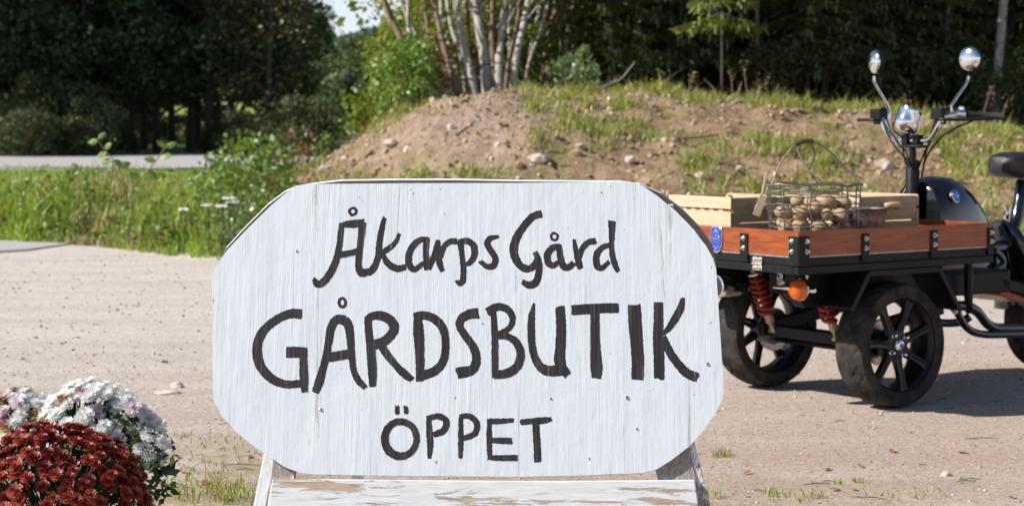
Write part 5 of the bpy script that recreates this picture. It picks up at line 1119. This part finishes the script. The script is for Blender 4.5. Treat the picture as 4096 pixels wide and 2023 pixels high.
for px, py, wp, hp_ in [(390, 149, 14, 6), (408, 152, 10, 6), (451, 132, 8, 7), (538, 161, 20, 9), (885, 171, 22, 14), (580, 150, 9, 6), (630, 165, 10, 7), (700, 178, 11, 7), (850, 128, 8, 5), (795, 140, 7, 5), (325, 172, 14, 8), (345, 160, 9, 6), (498, 150, 7, 5), (740, 170, 8, 6), (805, 195, 14, 9), (665, 142, 7, 5), (905, 200, 12, 7), (612, 118, 7, 4)]:
    rock(px, py, onm(px, py), wp, hp_, 'pale stone half sunk in the earth mound', GRK, random.choice(['stone', 'stone2', 'stone']))
rock(168, 392, 1.104*F/(392-YH), 27, 5, 'low flat pale stone bedded in the gravel yard', None); rock(177, 384, 1.104*F/(386-YH), 13, 8, 'small upright pale stone beside the flat stone in the gravel', None)
rock(946, 475, 1.104*F/(475-YH), 10, 6, 'small white pebble on the gravel before the moped', None, 'stone2')
# dry stalks on the crest and fallen branches
for i, (pl, lab) in enumerate([([(687, 108), (688, 92), (692, 78)], 0), ([(750, 110), (747, 92), (744, 68)], 0), ([(735, 112), (733, 95), (731, 76)], 0), ([(742, 112), (752, 96), (768, 82)], 0), ([(655, 106), (657, 92), (660, 76)], 0), ([(668, 108), (664, 96), (656, 90)], 0), ([(705, 110), (700, 92), (692, 76)], 0), ([(760, 112), (764, 98), (758, 84)], 0), ([(905, 126), (907, 110), (906, 98)], 0), ([(980, 132), (984, 112), (990, 92)], 0), ([(1000, 140), (1002, 118), (1008, 100)], 0)]):
    Y = 18.9; p0 = P(*pl[0], Y); base = Vector((p0.x, Y, Hz(p0.x, Y)-.02)); pts = [Vector((0, 0, 0))]+[P(x, y, Y)-base for x, y in pl[1:]]; e = empty('dry_weed', base); b = MB(); b.tube(catmull(pts, 4), .006, 5); b.build('stalk', M['brownbark'], e); V = []
    for k in range(3):
        pass
    hp2 = np.array(pts[-1])+rng.normal(size=(26, 3))*np.array([.025, .025, .06]); tag(link(bpy.data.objects.new('seed_head', quads_mesh('seed_head', leaves(hp2, .03, .4), [M['dry']])), e), kind='stuff')
    tag(e, 'dry brown weed stalk standing on the mound crest', 'weed', 'dry stalks on the mound crest')
for i, pl in enumerate([[(596, 93), (608, 84), (622, 78), (636, 62)], [(810, 116), (840, 113), (870, 116), (905, 122)], [(675, 140), (700, 137), (722, 134)], [(850, 118), (858, 126), (866, 130)], [(455, 140), (468, 137), (480, 139)]]):
    wp_ = []
    for j, (x, y) in enumerate(pl): Y = onm(*pl[0]) if i != 1 else 19.0; q = P(x, y, Y); wp_.append(Vector((q.x, Y+.1*j, max(q.z, Hz(q.x, Y+.1*j)+.005))))
    o = MB().tube(catmull(wp_, 5), [.011-.0004*k for k in range(len(catmull(wp_, 5)))], 6).build('fallen_branch', M['greybark'] if i != 2 else M['brownbark']); tag(o, 'bare fallen branch lying on the earth mound', 'branch', 'fallen branches on the mound')
# twigs, dead leaves and sparse grass on the gravel near the sign
for i in range(22):
    px, py = (random.uniform(735, 1015), random.uniform(395, 500)) if i < 15 else (random.uniform(170, 260), random.uniform(420, 495)); Y = CH*F/(py-YH); X = GX(px, Y); l = random.uniform(.03, .13); a = random.uniform(-.5, .5)
    z = Hz(X, Y)+.004; b = MB().tube([(-l/2*math.cos(a), -l/2*math.sin(a), 0), (random.uniform(-.01, .01), random.uniform(-.006, .006), .003), (l/2*math.cos(a), l/2*math.sin(a), 0)], [.0012, .0017, .0008], 5)
    o = b.build('twig', M['bark']); o.location = (X, Y, z); tag(o, 'thin dark twig lying on the gravel', 'twig', 'twigs on the gravel')
m_dl = leafmat('dead_leaf', [(.30, .13, .05), (.42, .22, .09), (.50, .32, .15)], .25, .6, 10)
for i in range(16):
    px, py = random.choice([(random.uniform(740, 1015), random.uniform(440, 500)), (random.uniform(175, 258), random.uniform(455, 500))]); Y = CH*F/(py-YH); X = GX(px, Y); s = random.uniform(.012, .024); a = random.uniform(0, 6.3); ex_ = Vector((math.cos(a), math.sin(a), .2)); ey_ = Vector((-math.sin(a), math.cos(a), .1))
    v = [ex_*s*p_+ey_*s*q_+Vector((0, 0, abs(q_)*.006+.003)) for p_, q_ in ((-1, 0), (-.3, .5), (.5, .42), (1, 0), (.5, -.42), (-.3, -.5), (0, 0))]
    o = MB().add(v, [(0, 1, 6), (1, 2, 6), (2, 3, 6), (3, 4, 6), (4, 5, 6), (5, 0, 6)]).build('dead_leaf', m_dl, fix=False); o.location = (X, Y, Hz(X, Y)+.002); tag(o, 'small orange-brown dead leaf on the gravel', 'leaf', 'dead leaves on the gravel')
def yard_grass():
    pts = []; hs = []
    def clump(px, py, R, n, h):
        Y = CH*F/(py-YH); X = GX(px, Y)
        for j in range(n):
            a, r = random.uniform(0, 6.3), R*math.sqrt(random.random()); x, y = X+r*math.cos(a), Y+r*math.sin(a); pts.append((x, y, Hz(x, y)-.002)); hs.append(h*random.uniform(.4, 1.2))
    for px, py, R, n, h in [(172, 482, .06, 12, .05), (188, 494, .08, 22, .06), (205, 500, .10, 26, .065), (224, 498, .06, 26, .07), (243, 500, .08, 22, .075), (256, 492, .06, 18, .065), (200, 480, .05, 10, .04), (235, 484, .06, 12, .04), (214, 488, .03, 14, .07), (722, 456, .035, 40, .035), (712, 497, .03, 16, .04), (816, 497, .04, 26, .03), (775, 495, .04, 22, .03), (862, 482, .03, 18, .022), (838, 483, .02, 12, .022), (872, 428, .02, 14, .015), (790, 500, .06, 30, .03), (880, 498, .06, 26, .022), (930, 495, .08, 24, .02)]: clump(px, py, R, n, h)
    for i in range(420):
        px, py = random.uniform(165, 262), random.uniform(430, 505)
        if noise.noise(Vector((px*.05, py*.08, 2))) < -.05: continue
        clump(px, py, .004, 1, .025)
    pts = np.array(pts); hs = np.array(hs); V = blades(pts, hs, .0028+.0026*rng.random(len(pts)), .9); s = (rng.random(len(pts)) < .25).astype(int)
    tag(link(bpy.data.objects.new('yard_grass', quads_mesh('yard_grass', V, [M['tuft'], M['dry']], np.concatenate([s, s])))), 'sparse grass blades sprouting from the gravel near the sign', 'grass', kind='stuff')
yard_grass()

# ------------------------------------------------------------------ potted chrysanthemums
def head_mesh(seed, m, layers=((17, .95, -.05), (16, .98, .22), (14, .86, .50), (11, .66, .82), (7, .42, 1.15)), wd=.17):
    rd = random.Random(seed); b = MB()
    for n, r, el in layers:
        for k in range(n):
            a = 2*math.pi*(k+rd.random()*.5)/n+el*3; e = el+rd.uniform(-.14, .14); l = r*rd.uniform(.84, 1.08); d = Vector((math.cos(a)*math.cos(e), math.sin(a)*math.cos(e), math.sin(e))); s = Vector((-math.sin(a), math.cos(a), 0)); u = s.cross(d)*-1
            o = Vector((0, 0, .12)); b.add([o, o+d*l*.6+s*wd*rd.uniform(.8, 1.1)+u*.03, o+d*l*.95+s*wd*.45+u*.10, o+d*l*.95-s*wd*.45+u*.10, o+d*l*.6-s*wd*rd.uniform(.8, 1.1)+u*.03], [(0, 1, 2, 3, 4)])
    b.lathe([(.16, -.30), (.22, -.1), (.3, .08), (.05, .2)], (0, 0, 0), (0, 0, 1), 6); me = b.mesh('flower_head'); me.materials.append(m); return me
def petmat(name, cols, trans=.3):
    m = leafmat(name, cols, trans, .5, 30, 0, .10, (1, 1, 1)); t = m.node_tree
    return m
pm = [petmat('brick_red_petal', [(.27, .022, .014), (.37, .042, .026), (.48, .085, .050), (.58, .16, .10)], .26), petmat('deep_red_petal', [(.15, .008, .010), (.23, .014, .012), (.31, .030, .018)], .22), petmat('coral_petal', [(.28, .030, .020), (.38, .065, .038), (.50, .14, .085)], .22)]
wm = [petmat('white_petal', [(.93, .93, .90), (.94, .94, .92), (.95, .95, .94)], .46), petmat('pale_pink_petal', [(.84, .62, .73), (.88, .78, .82), (.90, .87, .87)], .42), petmat('magenta_petal', [(.42, .09, .26), (.55, .18, .37), (.70, .42, .55)], .3), petmat('withered_petal', [(.36, .19, .07), (.50, .32, .15), (.6, .45, .28)], .25)]
def mum(name, X, Y, lobes, heads, hsize, picks, label, seed, tiers, potz=.13, extra=()):
    rd = random.Random(seed); e = empty(name, (X, Y, 0)); tag(e, label, 'plant'); pts = []
    tot = sum(a*b for (_, _, _, a, b) in lobes)
    for (cx, cy, cz, ra, rz_) in lobes:
        n = int(heads*1.45*ra*rz_/tot)
        for i in range(n):
            f_ = (i+.5)/n*1.0; el = math.asin(1-1.18*f_) if 1-1.18*f_ > -1 else -1.2; a = i*2.39996+rd.uniform(-.3, .3); d = Vector((math.cos(el)*math.cos(a), math.cos(el)*math.sin(a), math.sin(el)))
            q = 1+rd.uniform(-.10, .05); p = Vector((cx+d.x*ra*q, cy+d.y*ra*q, cz+d.z*rz_*q))
            if d.y > .55 or p.z < .05 or any(((p.x-c[0])/c[3])**2+((p.y-c[1])/c[3])**2+((p.z-c[2])/c[4])**2 < .72 for c in lobes if c[:3] != (cx, cy, cz)): continue
            pts.append((p, d))
    for q in extra: pts.append((Vector(q[:3]), Vector((q[3], -.6, .5)).normalized()))
    stems = MB(); c0 = Vector((0, 0, .10))
    for i, (p, d) in enumerate(pts[:300]):
        d = (d+Vector((rd.uniform(-.3, .3), rd.uniform(-.3, .3)-.15, .45))).normalized(); me = picks(p, rd); o = link(bpy.data.objects.new('flower_head', me), e); s = hsize*rd.uniform(.82, 1.15); o.scale = (s, s, s*.9); o.location = p
        o.rotation_euler = (Matrix.Rotation(rd.uniform(0, 6.3), 4, d) @ d.to_track_quat('Z', 'Y').to_matrix().to_4x4()).to_euler()
        if i % 2 == 0: stems.tube([c0+Vector((d.x*.02, d.y*.02, 0)), c0.lerp(p, .6)-Vector((0, 0, .01)), p-d*.006], .0022, 4)
    stems.build('stems', M['mumleaf'], e)
    lp = []
    for i in range(tiers):
        c = rd.choice(lobes); a, el = rd.uniform(0, 6.3), rd.uniform(-.9, 1.3); q = rd.uniform(.45, .95); p = (c[0]+math.cos(el)*math.cos(a)*c[3]*q, c[1]+math.cos(el)*math.sin(a)*c[3]*q, c[2]+math.sin(el)*c[4]*q)
        if p[2] > .03: lp.append(p)
    for q in extra:
        for k in range(7): lp.append((q[0]+rd.uniform(-.03, .02), q[1]+rd.uniform(-.03, .03), q[2]-rd.uniform(.01, .06)))
    lp = np.array(lp); link(bpy.data.objects.new('foliage', quads_mesh('foliage', leaves(lp, .022+.02*rng.random(len(lp)), .6, .3), [M['mumleaf']])), e)
    pot = MB().lathe([(.075, .002), (.08, .004), (.10, potz-.02), (.108, potz-.02), (.108, potz), (.098, potz), (.095, potz-.03), (.001, potz-.03)], (0, 0, 0), (0, 0, 1), 28, cap=False); pot.build('pot', mat('dark_plastic_pot', (.03, .03, .032), .5), e, smooth=True)
    return e
RH = [head_mesh(i, pm[k]) for i, k in enumerate((0, 0, 2, 1, 1, 0, 2))]; WH = [head_mesh(20+i, wm[k], ((20, .98, -.25), (20, 1.0, .05), (18, .95, .35), (15, .80, .65), (11, .6, .95), (7, .4, 1.25)), .12) for i, k in enumerate((0, 0, 0, 1, 2, 3))]
def pick_red(p, rd): return RH[rd.choice([0, 1, 5, 0, 2, 6, 2, 3, 4])]
def pick_white(p, rd):
    q = noise.noise(Vector((p.x*14, p.y*14, p.z*14)))+(.32 if p.x < -.09 else 0)+(.12 if p.z > .34 else -.08); r = rd.random()
    if p.x > .10: return WH[rd.choice([0, 1, 2, 0, 1, 3 if p.z > .34 else 2])]
    if q > .25 and r < .6: return WH[rd.choice([3, 3, 4, 5])]
    if q > .12 and r < .35: return WH[rd.choice([3, 3, 3, 4])]
    return WH[rd.choice([0, 1, 2])] if r < .96 else WH[5]
mum('red_chrysanthemum', GX(56, 4.5), 4.5, [(0, 0, .135, .232, .222)], 300, .0215, pick_red, 'dome-shaped pot of brick red chrysanthemums beside the sign', 3, 900)
wx = GX(76, 5.05)
def wq(px, py): p = P(px, py, 4.80); return (p.x-wx, -.25+.02*math.sin(px*3), p.z)
ex_w = [(*wq(a, b), .5) for a, b in [(128, 402), (134, 408), (141, 412), (147, 420), (151, 426), (158, 424), (143, 431), (150, 434), (158, 434), (163, 441), (147, 442), (154, 446), (164, 448), (140, 448), (150, 454), (160, 456), (165, 460), (156, 463), (141, 456), (170, 452), (163, 472), (170, 476), (150, 478), (157, 480)]]
mum('white_chrysanthemum', wx, 5.05, [(.045, 0, .20, .165, .190), (-.165, .02, .20, .130, .165)], 300, .0245, pick_white, 'white and pink chrysanthemum plant behind the red one', 9, 800, extra=ex_w)
print('objects', len(bpy.data.objects))
